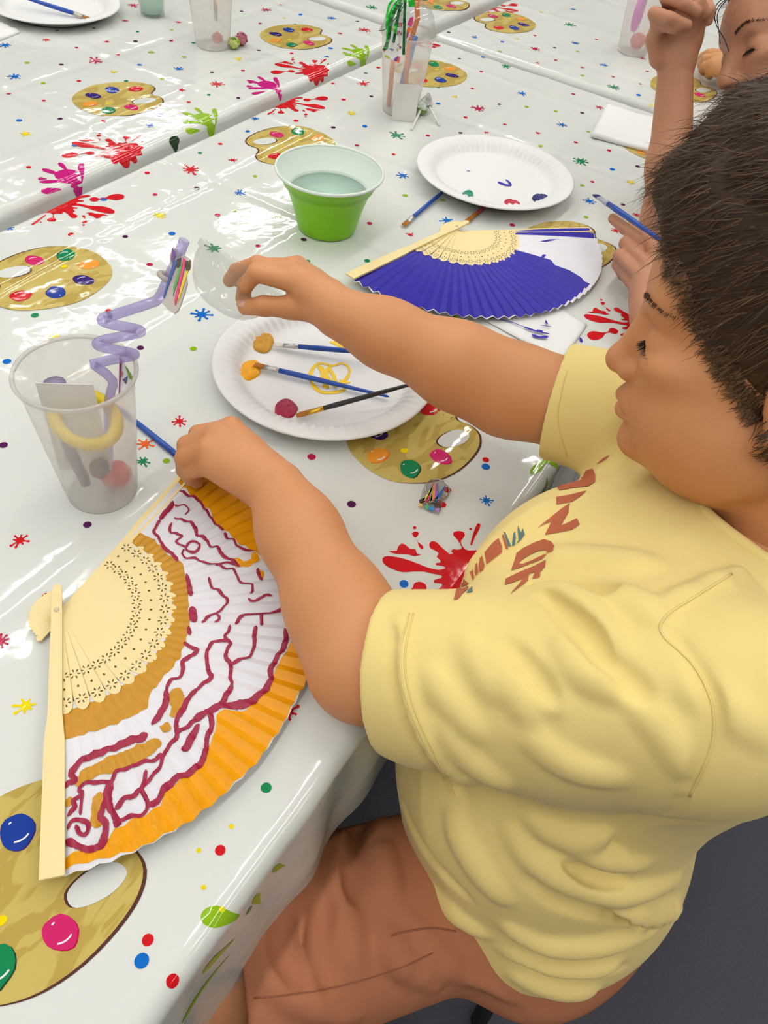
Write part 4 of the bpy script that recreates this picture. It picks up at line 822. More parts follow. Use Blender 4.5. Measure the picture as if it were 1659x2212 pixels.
# ------------------------------------------------------------------ key ring
M_steel = mat('bright_steel', (205,203,200), 0.18, metal=1.0)
kc = at(945, 1058, TZ+0.006); kr = thing('key_ring', 'split key ring with a clear charm of coloured pencils', 'key ring', kc)
b = MB(); pr = []
e1, e2 = CAMR[:,0]*0.2 + np.array([0.6,-0.7,0.0]), np.array([0.6,0.55,0.25])
e1 /= np.linalg.norm(e1); e2 -= e1*(e1@e2); e2 /= np.linalg.norm(e2)
for i in range(57): a = 2*PI*i/28; pr.append(kc + 0.0118*(e1*math.cos(a) + e2*math.sin(a)) + np.array([0,0,0.0009])*(i/28 - 1))
b.tube(pr, 0.0007, 6); b.obj('split_ring', M_steel, kr)
for i, (x, y) in enumerate(((958,1072),(950,1078),(942,1082),(934,1084),(926,1086),(920,1080))):
    c_ = at(x, y, TZ+0.006); b = MB(); d_ = at(x-8, y+3, TZ+0.006) - c_; d_ /= np.linalg.norm(d_); up = np.array([0,0,1.0]) if i % 2 else np.cross(d_, [0,0,1.0])
    b.tube([c_ + 0.0024*d_*math.cos(2*PI*k_/14) + 0.0015*up*math.sin(2*PI*k_/14) for k_ in range(14)], 0.0004, 5, closed=True); b.obj('chain_link', M_steel, kr)
def table_card(px, z, th, m_, nm, par):
    P_ = [at(x, y, z) for x, y in px]; q2 = [(p[0], p[1]) for p in P_]
    if area2(q2) < 0: q2 = q2[::-1]
    b = MB(); b.prism(q2, z-th, z); return b.obj(nm, m_, par, False)
table_card([(912,1060),(920,1042),(938,1034),(958,1038),(966,1055),(960,1078),(952,1098),(940,1108),(922,1100),(906,1088)], TZ+0.0042, 0.0016, M_clear, 'acrylic_charm', kr)
for c_, pp in (((240,230,70),[(912,1082),(918,1086),(932,1060),(930,1056)]), ((240,60,130),[(918,1084),(926,1082),(938,1040),(935,1046)]), ((140,210,80),[(928,1092),(934,1080),(933,1048),(930,1056)]), ((240,150,90),[(928,1084),(938,1084),(942,1040),(938,1048)]), ((150,110,200),[(938,1080),(946,1076),(945,1042),(942,1046)]), ((40,110,200),[(934,1086),(946,1084),(964,1045),(960,1050)]), ((90,60,50),[(905,1080),(918,1074),(918,1084),(908,1088)]), ((240,200,120),[(905,1086),(912,1084),(912,1094),(904,1094)]), ((90,200,120),[(918,1092),(926,1090),(922,1102)]), ((60,150,220),[(926,1096),(938,1092),(936,1102),(926,1102)]), ((90,60,50),[(936,1086),(952,1088),(952,1098),(942,1096)]), ((180,140,210),[(940,1098),(952,1096),(945,1109)])):
    table_card(pp, TZ+0.0052, 0.0008, mat('key_%d_%d_%d' % c_, c_, 0.4), 'pencil', kr)
# ------------------------------------------------------------------ smooth solids for people and clothes
class Solid:
    """blend of tapered capsules and ellipsoids, meshed by surface nets"""
    def __init__(s): s.ops = []
    def cap(s, a, b, ra, rb, k=0.008, op='add'):
        a, b = np.array(a, float), np.array(b, float); r = max(ra, rb); s.ops.append((op, 'cap', (a, b, ra, rb), k, np.minimum(a, b)-r, np.maximum(a, b)+r)); return s
    def chain(s, pts, rad, k=0.006, op='add'):
        for i in range(len(pts)-1): s.cap(pts[i], pts[i+1], rad[i], rad[i+1], k, op)
        return s
    def ell(s, c, r, M=None, k=0.008, op='add'):
        c, r = np.array(c, float), np.array(r, float); M = np.eye(3) if M is None else np.array(M, float); e = np.abs(M) @ r
        s.ops.append((op, 'ell', (c, r, M), k, c-e, c+e)); return s
    def half(s, p, n, k=0.002):
        n = np.array(n, float); s.ops.append(('half', 'half', (np.array(p, float), n/np.linalg.norm(n)), k, None, None)); return s
    def field(s, h, lo=None, hi=None):
        adds = [o for o in s.ops if o[0] == 'add']
        if lo is None: lo = np.min([o[4] for o in adds], axis=0); hi = np.max([o[5] for o in adds], axis=0)
        lo = lo - 3*h; hi = hi + 3*h; n = np.ceil((hi-lo)/h).astype(int)+1; F = np.full(n, 1.0, np.float32)
        ax = [lo[i] + h*np.arange(n[i]) for i in range(3)]
        for op, kind, pr, k, l, u in s.ops:
            if kind == 'half': i0, i1 = np.zeros(3, int), n
            else:
                m = k + 2*h; i0 = np.maximum(0, np.floor((l-m-lo)/h).astype(int)); i1 = np.minimum(n, np.ceil((u+m-lo)/h).astype(int)+1)
                if np.any(i1 <= i0): continue
            X = ax[0][i0[0]:i1[0], None, None].astype(np.float32); Y = ax[1][None, i0[1]:i1[1], None].astype(np.float32); Z = ax[2][None, None, i0[2]:i1[2]].astype(np.float32)
            if kind == 'cap':
                a, b, ra, rb = pr; d = b-a; L2 = max(1e-12, float(d@d)); t = np.clip(((X-a[0])*d[0] + (Y-a[1])*d[1] + (Z-a[2])*d[2])/L2, 0, 1)
                D = np.sqrt((X-a[0]-t*d[0])**2 + (Y-a[1]-t*d[1])**2 + (Z-a[2]-t*d[2])**2) - (ra + t*(rb-ra))
            elif kind == 'ell':
                c, r, M = pr; x, y, z = X-c[0], Y-c[1], Z-c[2]; q = [(x*M[0,i] + y*M[1,i] + z*M[2,i]) for i in range(3)]
                k0 = np.sqrt((q[0]/r[0])**2 + (q[1]/r[1])**2 + (q[2]/r[2])**2); k1 = np.sqrt((q[0]/r[0]**2)**2 + (q[1]/r[1]**2)**2 + (q[2]/r[2]**2)**2) + 1e-9; D = k0*(k0-1)/k1
            else:
                p, nn = pr; D = (X-p[0])*nn[0] + (Y-p[1])*nn[1] + (Z-p[2])*nn[2]
            sl = tuple(slice(i0[i], i1[i]) for i in range(3)); G = F[sl]
            if op == 'add': w = np.clip(0.5 + 0.5*(D-G)/k, 0, 1); F[sl] = D*(1-w) + G*w - k*w*(1-w)
            else: w = np.clip(0.5 - 0.5*(G+D)/k, 0, 1); F[sl] = G*(1-w) - D*w + k*w*(1-w)
        return F, lo
    def mesh(s, h, lo=None, hi=None):
        F, o = s.field(h, lo, hi); return surface_nets(F, o, h)
def surface_nets(F, o, h):
    I = F < 0; n = np.array(F.shape); c = np.zeros(n-1, np.uint8)
    for dx in (0,1):
        for dy in (0,1):
            for dz in (0,1): c += I[dx:n[0]-1+dx, dy:n[1]-1+dy, dz:n[2]-1+dz]
    act = (c > 0) & (c < 8); cells = np.argwhere(act); idx = np.full(n-1, -1, np.int64); idx[act] = np.arange(len(cells))
    acc = np.zeros((len(cells), 3)); cnt = np.zeros(len(cells))
    corner = {(dx,dy,dz): F[cells[:,0]+dx, cells[:,1]+dy, cells[:,2]+dz] for dx in (0,1) for dy in (0,1) for dz in (0,1)}
    for a in corner:
        for ax in range(3):
            if a[ax] == 0:
                b = list(a); b[ax] = 1; b = tuple(b); fa, fb = corner[a], corner[b]; m = (fa < 0) != (fb < 0)
                t = fa[m]/(fa[m]-fb[m]); P_ = np.tile(np.array(a, float), (m.sum(), 1)); P_[:,ax] += t; acc[m] += P_; cnt[m] += 1
    V_ = (cells + acc/cnt[:,None])*h + o; Q_ = []
    for ax in range(3):
        s0 = [slice(1, -1)]*3; s0[ax] = slice(0, n[ax]-1); s1_ = list(s0); s1_[ax] = slice(1, n[ax])
        A_, B_ = I[tuple(s0)], I[tuple(s1_)]; e = np.argwhere(A_ != B_); off = np.array([1,1,1]); off[ax] = 0; e2 = e + off
        inside_first = A_[A_ != B_]; u_, w_ = (ax+1) % 3, (ax+2) % 3
        def cell(du, dw):
            q = e2.copy(); q[:,u_] -= du; q[:,w_] -= dw; return idx[q[:,0], q[:,1], q[:,2]]
        q = np.stack([cell(1,1), cell(0,1), cell(0,0), cell(1,0)], -1); q[~inside_first] = q[~inside_first][:, ::-1]; Q_.append(q)
    Q_ = np.concatenate(Q_); Q_ = Q_[(Q_ >= 0).all(1)]
    return V_, Q_
def fast_mesh(name, V_, F):
    F = np.asarray(F); k_ = F.shape[1]; me = bpy.data.meshes.new(name); me.vertices.add(len(V_)); me.vertices.foreach_set('co', np.asarray(V_, np.float32).ravel())
    me.loops.add(F.size); me.loops.foreach_set('vertex_index', F.astype(np.int32).ravel()); me.polygons.add(len(F)); me.polygons.foreach_set('loop_start', np.arange(0, F.size, k_, dtype=np.int32))
    me.update(calc_edges=True); return me
def join(parts):
    V_, F, o = [], [], 0
    for v, f in parts: V_.append(v); F.append(f + o); o += len(v)
    return np.concatenate(V_), np.concatenate(F)
def relax(V_, F, it=2):
    """light smoothing of a net"""
    E_ = np.concatenate([F[:, [0,1]], F[:, [1,2]], F[:, [2,3]], F[:, [3,0]]]); 
    for _ in range(it):
        S_ = np.zeros_like(V_); C_ = np.zeros(len(V_)); 
        for a, b in ((0,1),(1,0)):
            for d in range(3): S_[:,d] += np.bincount(E_[:,a], V_[E_[:,b], d], len(V_))
            C_ += np.bincount(E_[:,a], minlength=len(V_))
        V_ = 0.5*V_ + 0.5*S_/np.maximum(C_, 1)[:,None]
    return V_
def bvh(V_, F): return BVHTree.FromPolygons([Vector(v) for v in V_], [tuple(int(i) for i in f) for f in F])
def skin_mat(name, rgb, red):
    m = bpy.data.materials.new(name); m.use_nodes = True; nt = m.node_tree; N = nt.nodes; L = nt.links; b = N['Principled BSDF']
    tc = N.new('ShaderNodeTexCoord'); n1 = N.new('ShaderNodeTexNoise'); n1.inputs['Scale'].default_value = 14; n1.inputs['Detail'].default_value = 3; L.new(tc.outputs['Object'], n1.inputs['Vector'])
    mx = N.new('ShaderNodeMix'); mx.data_type = 'RGBA'; mx.inputs[6].default_value = srgb(*rgb); mx.inputs[7].default_value = srgb(*red); L.new(n1.outputs['Fac'], mx.inputs[0]); L.new(mx.outputs[2], b.inputs['Base Color'])
    b.inputs['Roughness'].default_value = 0.5; b.inputs['Specular IOR Level'].default_value = 0.35
    b.inputs['Subsurface Weight'].default_value = 0.12; b.inputs['Subsurface Radius'].default_value = (0.010, 0.004, 0.002); b.inputs['Subsurface Scale'].default_value = 0.6
    n2 = N.new('ShaderNodeTexNoise'); n2.inputs['Scale'].default_value = 420; n2.inputs['Detail'].default_value = 2; L.new(tc.outputs['Object'], n2.inputs['Vector'])
    bp = N.new('ShaderNodeBump'); bp.inputs['Strength'].default_value = 0.12; bp.inputs['Distance'].default_value = 0.001; L.new(n2.outputs['Fac'], bp.inputs['Height']); L.new(bp.outputs['Normal'], b.inputs['Normal'])
    return m
class Frame:
    """head frame: x to the person's right, y forward, z up"""
    def __init__(s, c, M, k=1.0): s.c = np.array(c, float); s.M = np.array(M, float); s.k = k
    def __call__(s, *p): return s.c + s.M @ (np.array(p, float)*s.k)
    def e(s, S_, p, r, k=0.008, op='add', R=None): S_.ell(s(*p), np.array(r)*s.k, s.M if R is None else s.M @ R, k, op)
    def cp(s, S_, a, b, ra, rb, k=0.008, op='add'): S_.cap(s(*a), s(*b), ra*s.k, rb*s.k, k, op)
def rotx(a): c, s_ = math.cos(a), math.sin(a); return np.array([[1,0,0],[0,c,-s_],[0,s_,c]])
def rotz(a): c, s_ = math.cos(a), math.sin(a); return np.array([[c,-s_,0],[s_,c,0],[0,0,1]])
def head_solid(H, chub=1.0, neck=(0,-0.045,-0.15)):
    S_ = Solid()
    H.e(S_, (0,-0.012,0.032), (0.071,0.093,0.078)); H.e(S_, (0,0.030,-0.015), (0.059,0.062,0.075), 0.03)
    H.e(S_, (0,0.040,-0.068), (0.046*chub,0.042,0.034), 0.02)
    for sx in (-1, 1):
        H.e(S_, (sx*0.036,0.046,-0.048), (0.031*chub,0.036,0.037*chub), 0.022); H.e(S_, (sx*0.048*chub,0.016,-0.062), (0.022,0.034,0.030), 0.02)
        H.e(S_, (sx*0.040,0.062,-0.012), (0.024,0.024,0.014), 0.014)
    H.e(S_, (0,0.076,-0.088), (0.019,0.017,0.016), None or 0.014)
    H.cp(S_, (-0.034,0.076,0.022), (0.034,0.076,0.022), 0.013, 0.013, 0.016); H.e(S_, (0,0.062,0.045), (0.050,0.032,0.034), 0.02)
    for sx in (-1, 1): H.e(S_, (sx*0.033,0.096,0.004), (0.018,0.013,0.010), 0.010, 'sub')
    for sx in (-1, 1):
        H.e(S_, (sx*0.034,0.0745,0.001), (0.0160,0.0125,0.0112), 0.004); H.cp(S_, (sx*0.020,0.0850,-0.0035), (sx*0.034,0.0855,-0.0045), 0.0012, 0.0014, 0.003, 'sub'); H.cp(S_, (sx*0.034,0.0855,-0.0045), (sx*0.049,0.0745,-0.0035), 0.0014, 0.0012, 0.003, 'sub')
    H.cp(S_, (0,0.088,0.010), (0,0.1005,-0.026), 0.0070, 0.0098, 0.010); H.e(S_, (0,0.1025,-0.030), (0.0122,0.0112,0.0102), 0.006)
    for sx in (-1, 1):
        H.e(S_, (sx*0.0115,0.0935,-0.0335), (0.0075,0.0085,0.0072), 0.005); H.e(S_, (sx*0.0062,0.0985,-0.0405), (0.0034,0.0042,0.0024), 0.002, 'sub')
    H.e(S_, (0,0.0840,-0.056), (0.024,0.014,0.014), 0.010)
    H.cp(S_, (-0.019,0.0850,-0.0590), (0,0.0950,-0.0560), 0.0030, 0.0052, 0.004); H.cp(S_, (0.019,0.0850,-0.0590), (0,0.0950,-0.0560), 0.0030, 0.0052, 0.004)
    H.cp(S_, (-0.016,0.0850,-0.0660), (0,0.0920,-0.0675), 0.0040, 0.0066, 0.004); H.cp(S_, (0.016,0.0850,-0.0660), (0,0.0920,-0.0675), 0.0040, 0.0066, 0.004)
    H.cp(S_, (-0.021,0.0870,-0.0620), (0,0.0985,-0.0610), 0.0012, 0.0012, 0.002, 'sub'); H.cp(S_, (0.021,0.0870,-0.0620), (0,0.0985,-0.0610), 0.0012, 0.0012, 0.002, 'sub')
    for sx in (-1, 1):
        R_ = rotz(sx*0.35) @ rotx(-0.2); H.e(S_, (sx*0.075,-0.010,-0.012), (0.0075,0.0185,0.029), 0.004, 'add', R_); H.e(S_, (sx*0.081,-0.006,-0.008), (0.0052,0.0105,0.0175), 0.004, 'sub', R_)
        H.e(S_, (sx*0.0735,-0.002,-0.036), (0.0060,0.0085,0.0095), 0.005)
    H.cp(S_, (0,-0.018,-0.05), neck, 0.050, 0.056, 0.02); H.e(S_, (0,0.022,-0.094), (0.040*chub,0.040,0.022), 0.025)
    return S_
def hand(S_, wrist, mcp, fingers, thumb, rf, palm_n, rw=0.021):
    """mcp: four knuckle points (index..little); fingers: list of point lists from the knuckle; palm filled between"""
    wrist = np.array(wrist, float); pn = np.array(palm_n, float)
    for i, m in enumerate(mcp):
        base = wrist + (np.array(m)-wrist)*0.30; S_.cap(base, m, rw*0.72, rf*1.32, 0.010)
    for i in range(3): S_.cap(wrist + (np.array(mcp[i])-wrist)*0.84 - pn*0.002, wrist + (np.array(mcp[i+1])-wrist)*0.84 - pn*0.002, rf*1.15, rf*1.1, 0.006); q0, q1 = [wrist + (np.array(mcp[j])-wrist)*0.6 for j in (i, i+1)]; S_.cap(q0, q1, rf*1.45, rf*1.45, 0.010)
    for i, fg in enumerate(fingers):
        r = rf*(1.0, 1.04, 0.98, 0.86)[i]; P_ = [np.array(mcp[i])] + [np.array(x, float) for x in fg]; rad = [r*1.18, r*1.05, r*0.95, r*0.84][:len(P_)]
        for j in range(len(P_)-1): S_.cap(P_[j], P_[j+1], rad[j], rad[j+1], 0.0020 if j else 0.0035)
    S_.chain(thumb, [rf*1.7, rf*1.35, rf*1.15, rf*0.95][:len(thumb)], 0.005)

def hair_cap(parent, H, cen, rad, mats, n, length, cuts, seed, res=0.0035, name='hair', w=0.0007):
    """hair mass (solid with a ragged surface) covered in strands"""
    S_ = Solid(); H.e(S_, cen, rad, 0.01); H.e(S_, (0,-0.013,0.030), (0.0765,0.0975,0.084), 0.02); rg = np.random.default_rng(seed)
    for i in range(70):      # locks
        u = rg.normal(size=3); u /= np.linalg.norm(u); u[2] = abs(u[2]); p = np.array(cen) + u*np.array(rad)*0.97; t = np.cross(u, [0.3,0.1,1.0]); t = np.cross(t, u); t = -t/np.linalg.norm(t); q = p + 0.03*t
        q = np.array(cen) + (q-np.array(cen))/np.linalg.norm((q-np.array(cen))/np.array(rad))*0.985; H.cp(S_, p, q, 0.009, 0.005, 0.006)
    for p, nn in cuts: S_.half(H(*p), H.M @ np.array(nn, float))
    v, f = S_.mesh(res); v = relax(v, f, 1)
    hm = link(name, fast_mesh(name, v, f), mats[0], parent)
    # strands rooted on the mass
    c0, M_ = H.c, H.M; tri_c = v[f].mean(1); nr = np.cross(v[f[:,2]]-v[f[:,0]], v[f[:,3]]-v[f[:,1]]); nr /= np.linalg.norm(nr, axis=1)[:,None]+1e-12
    lc = (tri_c - c0) @ M_/H.k; pick = rg.choice(len(f), n); P0 = tri_c[pick] + rg.normal(scale=0.001, size=(n,3)); N0 = nr[pick]; L0 = lc[pick]
    keep = np.ones(n, bool)
    for p_, n_ in cuts: keep &= ((L0 - np.array(p_)) @ np.array(n_, float)/np.linalg.norm(n_)) > 0.004
    pick, P0, N0, L0 = pick[keep], P0[keep], N0[keep], L0[keep]; n = len(P0)
    crown = np.array([0.0,-0.03,0.12]); flow = L0 - crown; flow[:,1] += 0.05; flow = flow @ M_.T; flow -= N0*(flow*N0).sum(1)[:,None]; flow /= np.linalg.norm(flow, axis=1)[:,None]+1e-9
    flow += rg.normal(scale=0.22, size=(n,3)); K = 5; Ls = length*rg.uniform(0.5, 1.2, n); ws = w*rg.uniform(0.6, 1.3, n)
    V_ = np.zeros((n, K, 2, 3)); p = P0.copy(); d = flow + N0*0.16; d /= np.linalg.norm(d, axis=1)[:,None]
    for k_ in range(K):
        side = np.cross(d, N0); side /= np.linalg.norm(side, axis=1)[:,None]+1e-9; ww = (ws*(1-0.8*k_/(K-1)))[:,None]*0.5
        V_[:,k_,0] = p - side*ww; V_[:,k_,1] = p + side*ww; p = p + d*(Ls/(K-1))[:,None]; d = d + np.array([0,0,-0.05]) - N0*0.12 + rg.normal(scale=0.10, size=(n,3)); d /= np.linalg.norm(d, axis=1)[:,None]
    idx = np.arange(n*K*2).reshape(n, K, 2); F = np.stack([idx[:,:-1,0], idx[:,:-1,1], idx[:,1:,1], idx[:,1:,0]], -1).reshape(-1, 4)
    me = fast_mesh('strands', V_.reshape(-1,3), F); 
    for m_ in mats: me.materials.append(m_)
    me.polygons.foreach_set('material_index', np.repeat(rg.integers(0, len(mats), n), K-1).astype(np.int32))
    o = link('strands', me, None, hm); o['kind'] = 'stuff'; return hm
def lashes(parent, H, sx, m_, seed):
    rg = np.random.default_rng(seed); b = MB()
    line = [H(sx*(0.021+0.029*t), 0.0862-0.0105*t*t+0.0012*math.sin(PI*t), -0.0042+0.0008*math.sin(PI*t)) for t in np.linspace(0, 1, 12)]; b.tube(line, [0.0003]+[0.0010]*10+[0.0003], 6)
    for i in range(44):
        t = i/43; p = np.array([sx*(0.021+0.029*t), 0.0862-0.0105*t*t+0.0012*math.sin(PI*t), -0.0042+0.0008*math.sin(PI*t)]); e = p + np.array([sx*(0.001+0.004*t), 0.0060-0.002*t+0.001*rg.uniform(-1,1), -0.0034+0.001*rg.uniform(-1,1)])
        P_ = [H(*p), H(*(p*0.5+e*0.5+[0,0,-0.0006])), H(*e)]; b.tube(P_, [0.00035, 0.00028, 0.0001], 4)
    return b.obj('eyelashes', m_, parent)
def brow(parent, tree, H, sx, m_, seed):
    rg = np.random.default_rng(seed); b = MB()
    for i in range(110):
        t = rg.uniform(); x = sx*(0.013+0.040*t); z = 0.0215+0.007*math.sin(PI*min(1,t*0.9))+rg.uniform(-0.0022,0.0022)*(1-0.6*t)
        o_ = H(x, 0.20, z); d = -H.M[:,1]; loc, nn, _, _ = tree.ray_cast(V(o_), V(d))
        if loc is None: continue
        p = np.array(loc); e = p + H.M @ np.array([sx*0.005, 0.0006, 0.0010*rg.uniform(-1,2)]); b.tube([p, (p+e)/2 + np.array(nn)*0.0005, e], [0.0003,0.00025,0.0001], 4)
    return b.obj('eyebrow', m_, parent)

def hairline(parent, tree, H, p0, nn, mats, n, seed, L=0.016, zlim=(-0.045, 0.2)):
    """short strands lying on the skin along the edge of the hair"""
    rg = np.random.default_rng(seed); nn = np.array(nn, float)/np.linalg.norm(nn); p0 = np.array(p0, float); V_ = []; F = []; mi = []
    e1 = np.array([1.0,0,0]); e2 = np.cross(nn, e1); got = 0
    for i in range(n*3):
        if got >= n: break
        a = rg.uniform(0, 2*PI); q = p0*0 + nn*(p0@nn) + rg.uniform(-0.004, 0.006)*nn; c_ = np.array([0,-0.01,0.02]); c_ = c_ + nn*((q-c_)@nn)
        dr = e1*math.cos(a) + e2*math.sin(a)
        if (c_ + dr*0.08)[1] < -0.02: continue
        o_ = H(*(c_ + dr*0.2)); loc, n_, _, _ = tree.ray_cast(V(o_), V(-(H.M @ dr)))
        if loc is None: continue
        p = np.array(loc); nw = np.array(n_); d = -(H.M @ nn) + rg.normal(scale=0.35, size=3); d -= nw*(d@nw); d /= np.linalg.norm(d); l = L*rg.uniform(0.4, 1.1); s_ = np.cross(d, nw); o = len(V_); w = 0.0005*rg.uniform(0.6, 1.3)
        for k_ in range(4):
            t = k_/3; x = p + d*(l*t - l*0.35) + nw*(0.0012 + 0.002*math.sin(PI*t)); ww = w*(1-0.8*t); V_ += [x - s_*ww, x + s_*ww]
        F += [(o+2*k_, o+2*k_+1, o+2*k_+3, o+2*k_+2) for k_ in range(3)]; mi += [int(rg.integers(0, len(mats)))]*3; got += 1
    o = link('hairline_strands', mesh('hairline_strands', V_, F, mi), mats, parent); o['kind'] = 'stuff'; return o
# ------------------------------------------------------------------ the boy
M_skin = skin_mat('tan_skin', (222, 160, 110), (210, 142, 94)); M_skinface = M_skin
HB = Frame((0.5299,-0.0222,1.0078), [[0.97474,-0.14085,0.17335],[0.10960,0.97786,0.17828],[-0.19462,-0.15478,0.96859]], 1.014)
boy = thing('person', 'person in yellow shirt and terracotta shorts leaning over the table, holding a clear lid', 'person', (0.42,-0.05,0))
parts = []
Sh = head_solid(HB, 1.10); v, f = Sh.mesh(0.0019); parts.append((relax(v, f, 1), f)); head_bvh = bvh(*parts[-1])
NB = HB(0,-0.045,-0.15)
LS, RS = np.array([0.345,-0.075,0.862]), np.array([0.610,-0.030,0.862])
LE, LW = at(792,1432,0.786), at(598,1056,0.803); RE, RW = at(1100,842,0.838), at(732,676,0.868)
# left arm and hand
Sa = Solid(); m1 = LE + (LW-LE)*0.30; m2 = LE + (LW-LE)*0.72
Sa.cap(LS, LE, 0.047, 0.040, 0.02); Sa.chain([LE, m1, m2, LW], [0.0385, 0.0358, 0.0295, 0.0250], 0.028)
lm = [at(500,925,0.813), at(468,938,0.817), at(450,972,0.813), at(455,1008,0.803)]
lf = [[at(428,938,0.803), at(412,972,0.775), at(418,1005,0.757)], [at(404,962,0.803), at(398,995,0.775), at(408,1022,0.757)], [at(398,990,0.797), at(398,1015,0.772), at(412,1035,0.757)], [at(410,1018,0.785), at(412,1032,0.768), at(425,1043,0.757)]]
hand(Sa, LW, lm, lf, [LW + (at(545,965,0.785)-LW)*0.5, at(515,968,0.785), at(455,990,0.768), at(425,1020,0.757)], 0.0080, (0,0,1), 0.026)
v, f = Sa.mesh(0.0017); parts.append((relax(v, f, 1), f))
# right arm and hand
Sb = Solid(); m1 = RE + (RW-RE)*0.30; m2 = RE + (RW-RE)*0.72
Sb.cap(RS, RE, 0.047, 0.041, 0.02); Sb.chain([RE, m1, m2, RW], [0.0410, 0.0385, 0.0300, 0.0245], 0.02)
rm = [at(640,612,0.884), at(630,590,0.886), at(632,578,0.878), at(642,575,0.866)]
rf_ = [[at(553,590,0.886), at(530,616,0.872), at(523,645,0.853)], [at(556,572,0.886), at(512,586,0.868), at(496,606,0.850)], [at(560,574,0.872), at(524,590,0.850), at(512,606,0.838)], [at(574,580,0.855), at(545,596,0.838), at(532,608,0.828)]]
hand(Sb, RW, rm, rf_, [at(684,668,0.866), at(628,664,0.862), at(570,661,0.858), at(530,664,0.850)], 0.0080, (0,0,1), 0.0245)
v, f = Sb.mesh(0.0017); parts.append((relax(v, f, 1), f))
# torso and legs under the clothes
St = Solid(); St.ell((0.470,-0.075,0.775), (0.135,0.095,0.12)); St.ell((0.415,-0.030,0.630), (0.135,0.120,0.12), None, 0.05); St.ell((0.40,-0.06,0.510), (0.140,0.115,0.085), None, 0.05); St.cap(LS + [0.01,0,-0.025], RS + [-0.01,0,-0.025], 0.038, 0.038, 0.04); St.cap(NB, (0.47,-0.075,0.80), 0.05, 0.06, 0.04)
LK, RK = np.array([0.085,0.150,0.535]), np.array([0.43,0.34,0.535])
for hp, kn in (((0.325,-0.055,0.495), LK), ((0.475,-0.03,0.495), RK)):
    an = np.array([kn[0]+0.03, kn[1]+0.02, 0.09]); St.cap(hp, kn, 0.075, 0.056, 0.04); St.cap(kn, an, 0.050, 0.034, 0.02); d_ = (kn - np.array(hp)); d_[2] = 0; d_ /= np.linalg.norm(d_); St.cap(an - np.array([0,0,0.045]), an + d_*0.12 - np.array([0,0,0.055]), 0.036, 0.03, 0.02)
v, f = St.mesh(0.006); parts.append((v, f))
V_, F_ = join(parts); link('body', fast_mesh('body', V_, F_), M_skin, boy)

# shirt: solid with hollow sleeves, neck and hem; folds are raised and pressed into it
M_shirt = mat('yellow_cotton', (246, 222, 144), 0.9, 0.15, 0.04, 22, 0.10, 900, sheen=0.15)
def shirt_solid():
    S_ = Solid()
    S_.ell((0.470,-0.075,0.775), (0.158,0.118,0.118)); S_.ell((0.432,-0.018,0.780), (0.145,0.132,0.105), None, 0.05); S_.ell((0.398,-0.018,0.630), (0.160,0.142,0.130), None, 0.07); S_.ell((0.385,-0.052,0.515), (0.160,0.140,0.115), None, 0.06)
    S_.cap(LS + [0.01,0,-0.026], RS + [-0.01,0,-0.026], 0.054, 0.054, 0.05); S_.cap(NB + [0,0,-0.060], (0.47,-0.075,0.80), 0.072, 0.09, 0.05)
    ld = (LE-LS)/np.linalg.norm(LE-LS); le = LS + (LE-LS)*0.93; rd = (RE-RS)/np.linalg.norm(RE-RS); re = RS + (RE-RS)*0.78
    S_.cap(LS + [0.005,-0.01,0], le, 0.072, 0.056, 0.035); S_.cap(LS + (le-LS)*0.35 + [-0.005,0,-0.030], LS + (le-LS)*0.80 + [-0.008,0,-0.030], 0.055, 0.048, 0.03); S_.cap(RS, re, 0.064, 0.054, 0.03)
    return S_, le, ld, re, rd
def shirt_cuts(S_, le, ld, re, rd):
    def disc_cut(c, d_, R_):     # remove everything beyond the sleeve end within a ball
        for t_ in np.linspace(0.045, 0.10, 3): S_.cap(c + d_*(R_+0.001), c + d_*(R_+0.001+t_), R_, R_, 0.003, 'sub')
    # flat sleeve mouths: subtract a wide short drum just past the end
    for c, d_, r_arm in ((le, ld, 0.047), (re, rd, 0.0475)):
        S_.ops.append(('sub', 'drum', (c, d_, 0.10, 0.075), 0.003, c - 0.13, c + 0.13)); S_.cap(c - d_*0.05, c + d_*0.05, r_arm, r_arm, 0.003, 'sub')
    S_.cap(NB - (HB(0,-0.02,-0.05)-NB)*0.22, HB(0,-0.02,-0.05), 0.064, 0.064, 0.006, 'sub')
    S_.half((0.4,0,0.458), (0.05,0.10,1))
    return S_
_of = Solid.field
def field2(s, h, lo=None, hi=None):
    drums = [o for o in s.ops if o[1] == 'drum']; s2 = Solid(); s2.ops = [o for o in s.ops if o[1] != 'drum']; F, o_ = _of(s2, h, lo, hi)
    for op, kind, (c, d_, R_, L_), k, l, u in drums:
        n = F.shape; ax = [o_[i] + h*np.arange(n[i]) for i in range(3)]; i0 = [max(0, int((l[i]-o_[i])/h)) for i in range(3)]; i1 = [min(n[i], int((u[i]-o_[i])/h)+1) for i in range(3)]
        X = ax[0][i0[0]:i1[0],None,None]-c[0]; Y = ax[1][None,i0[1]:i1[1],None]-c[1]; Z = ax[2][None,None,i0[2]:i1[2]]-c[2]
        t = X*d_[0]+Y*d_[1]+Z*d_[2]; r = np.sqrt(np.maximum(0, X*X+Y*Y+Z*Z - t*t)); D = np.maximum(np.maximum(-t, t-L_), r-R_); sl = tuple(slice(i0[i], i1[i]) for i in range(3)); F[sl] = np.maximum(F[sl], -D)
    return F, o_
Solid.field = field2
SS, le, ld, re, rd = shirt_solid(); v0, f0 = SS.mesh(0.006); base_bvh = bvh(v0, f0)
def on(tree, px, py, lift=0.0):
    d = ray(px, py); d = d/np.linalg.norm(d); loc, nrm, i, t = tree.ray_cast(V(CAMP), V(d)); 
    return None if loc is None else (np.array(loc) + np.array(nrm)*lift)
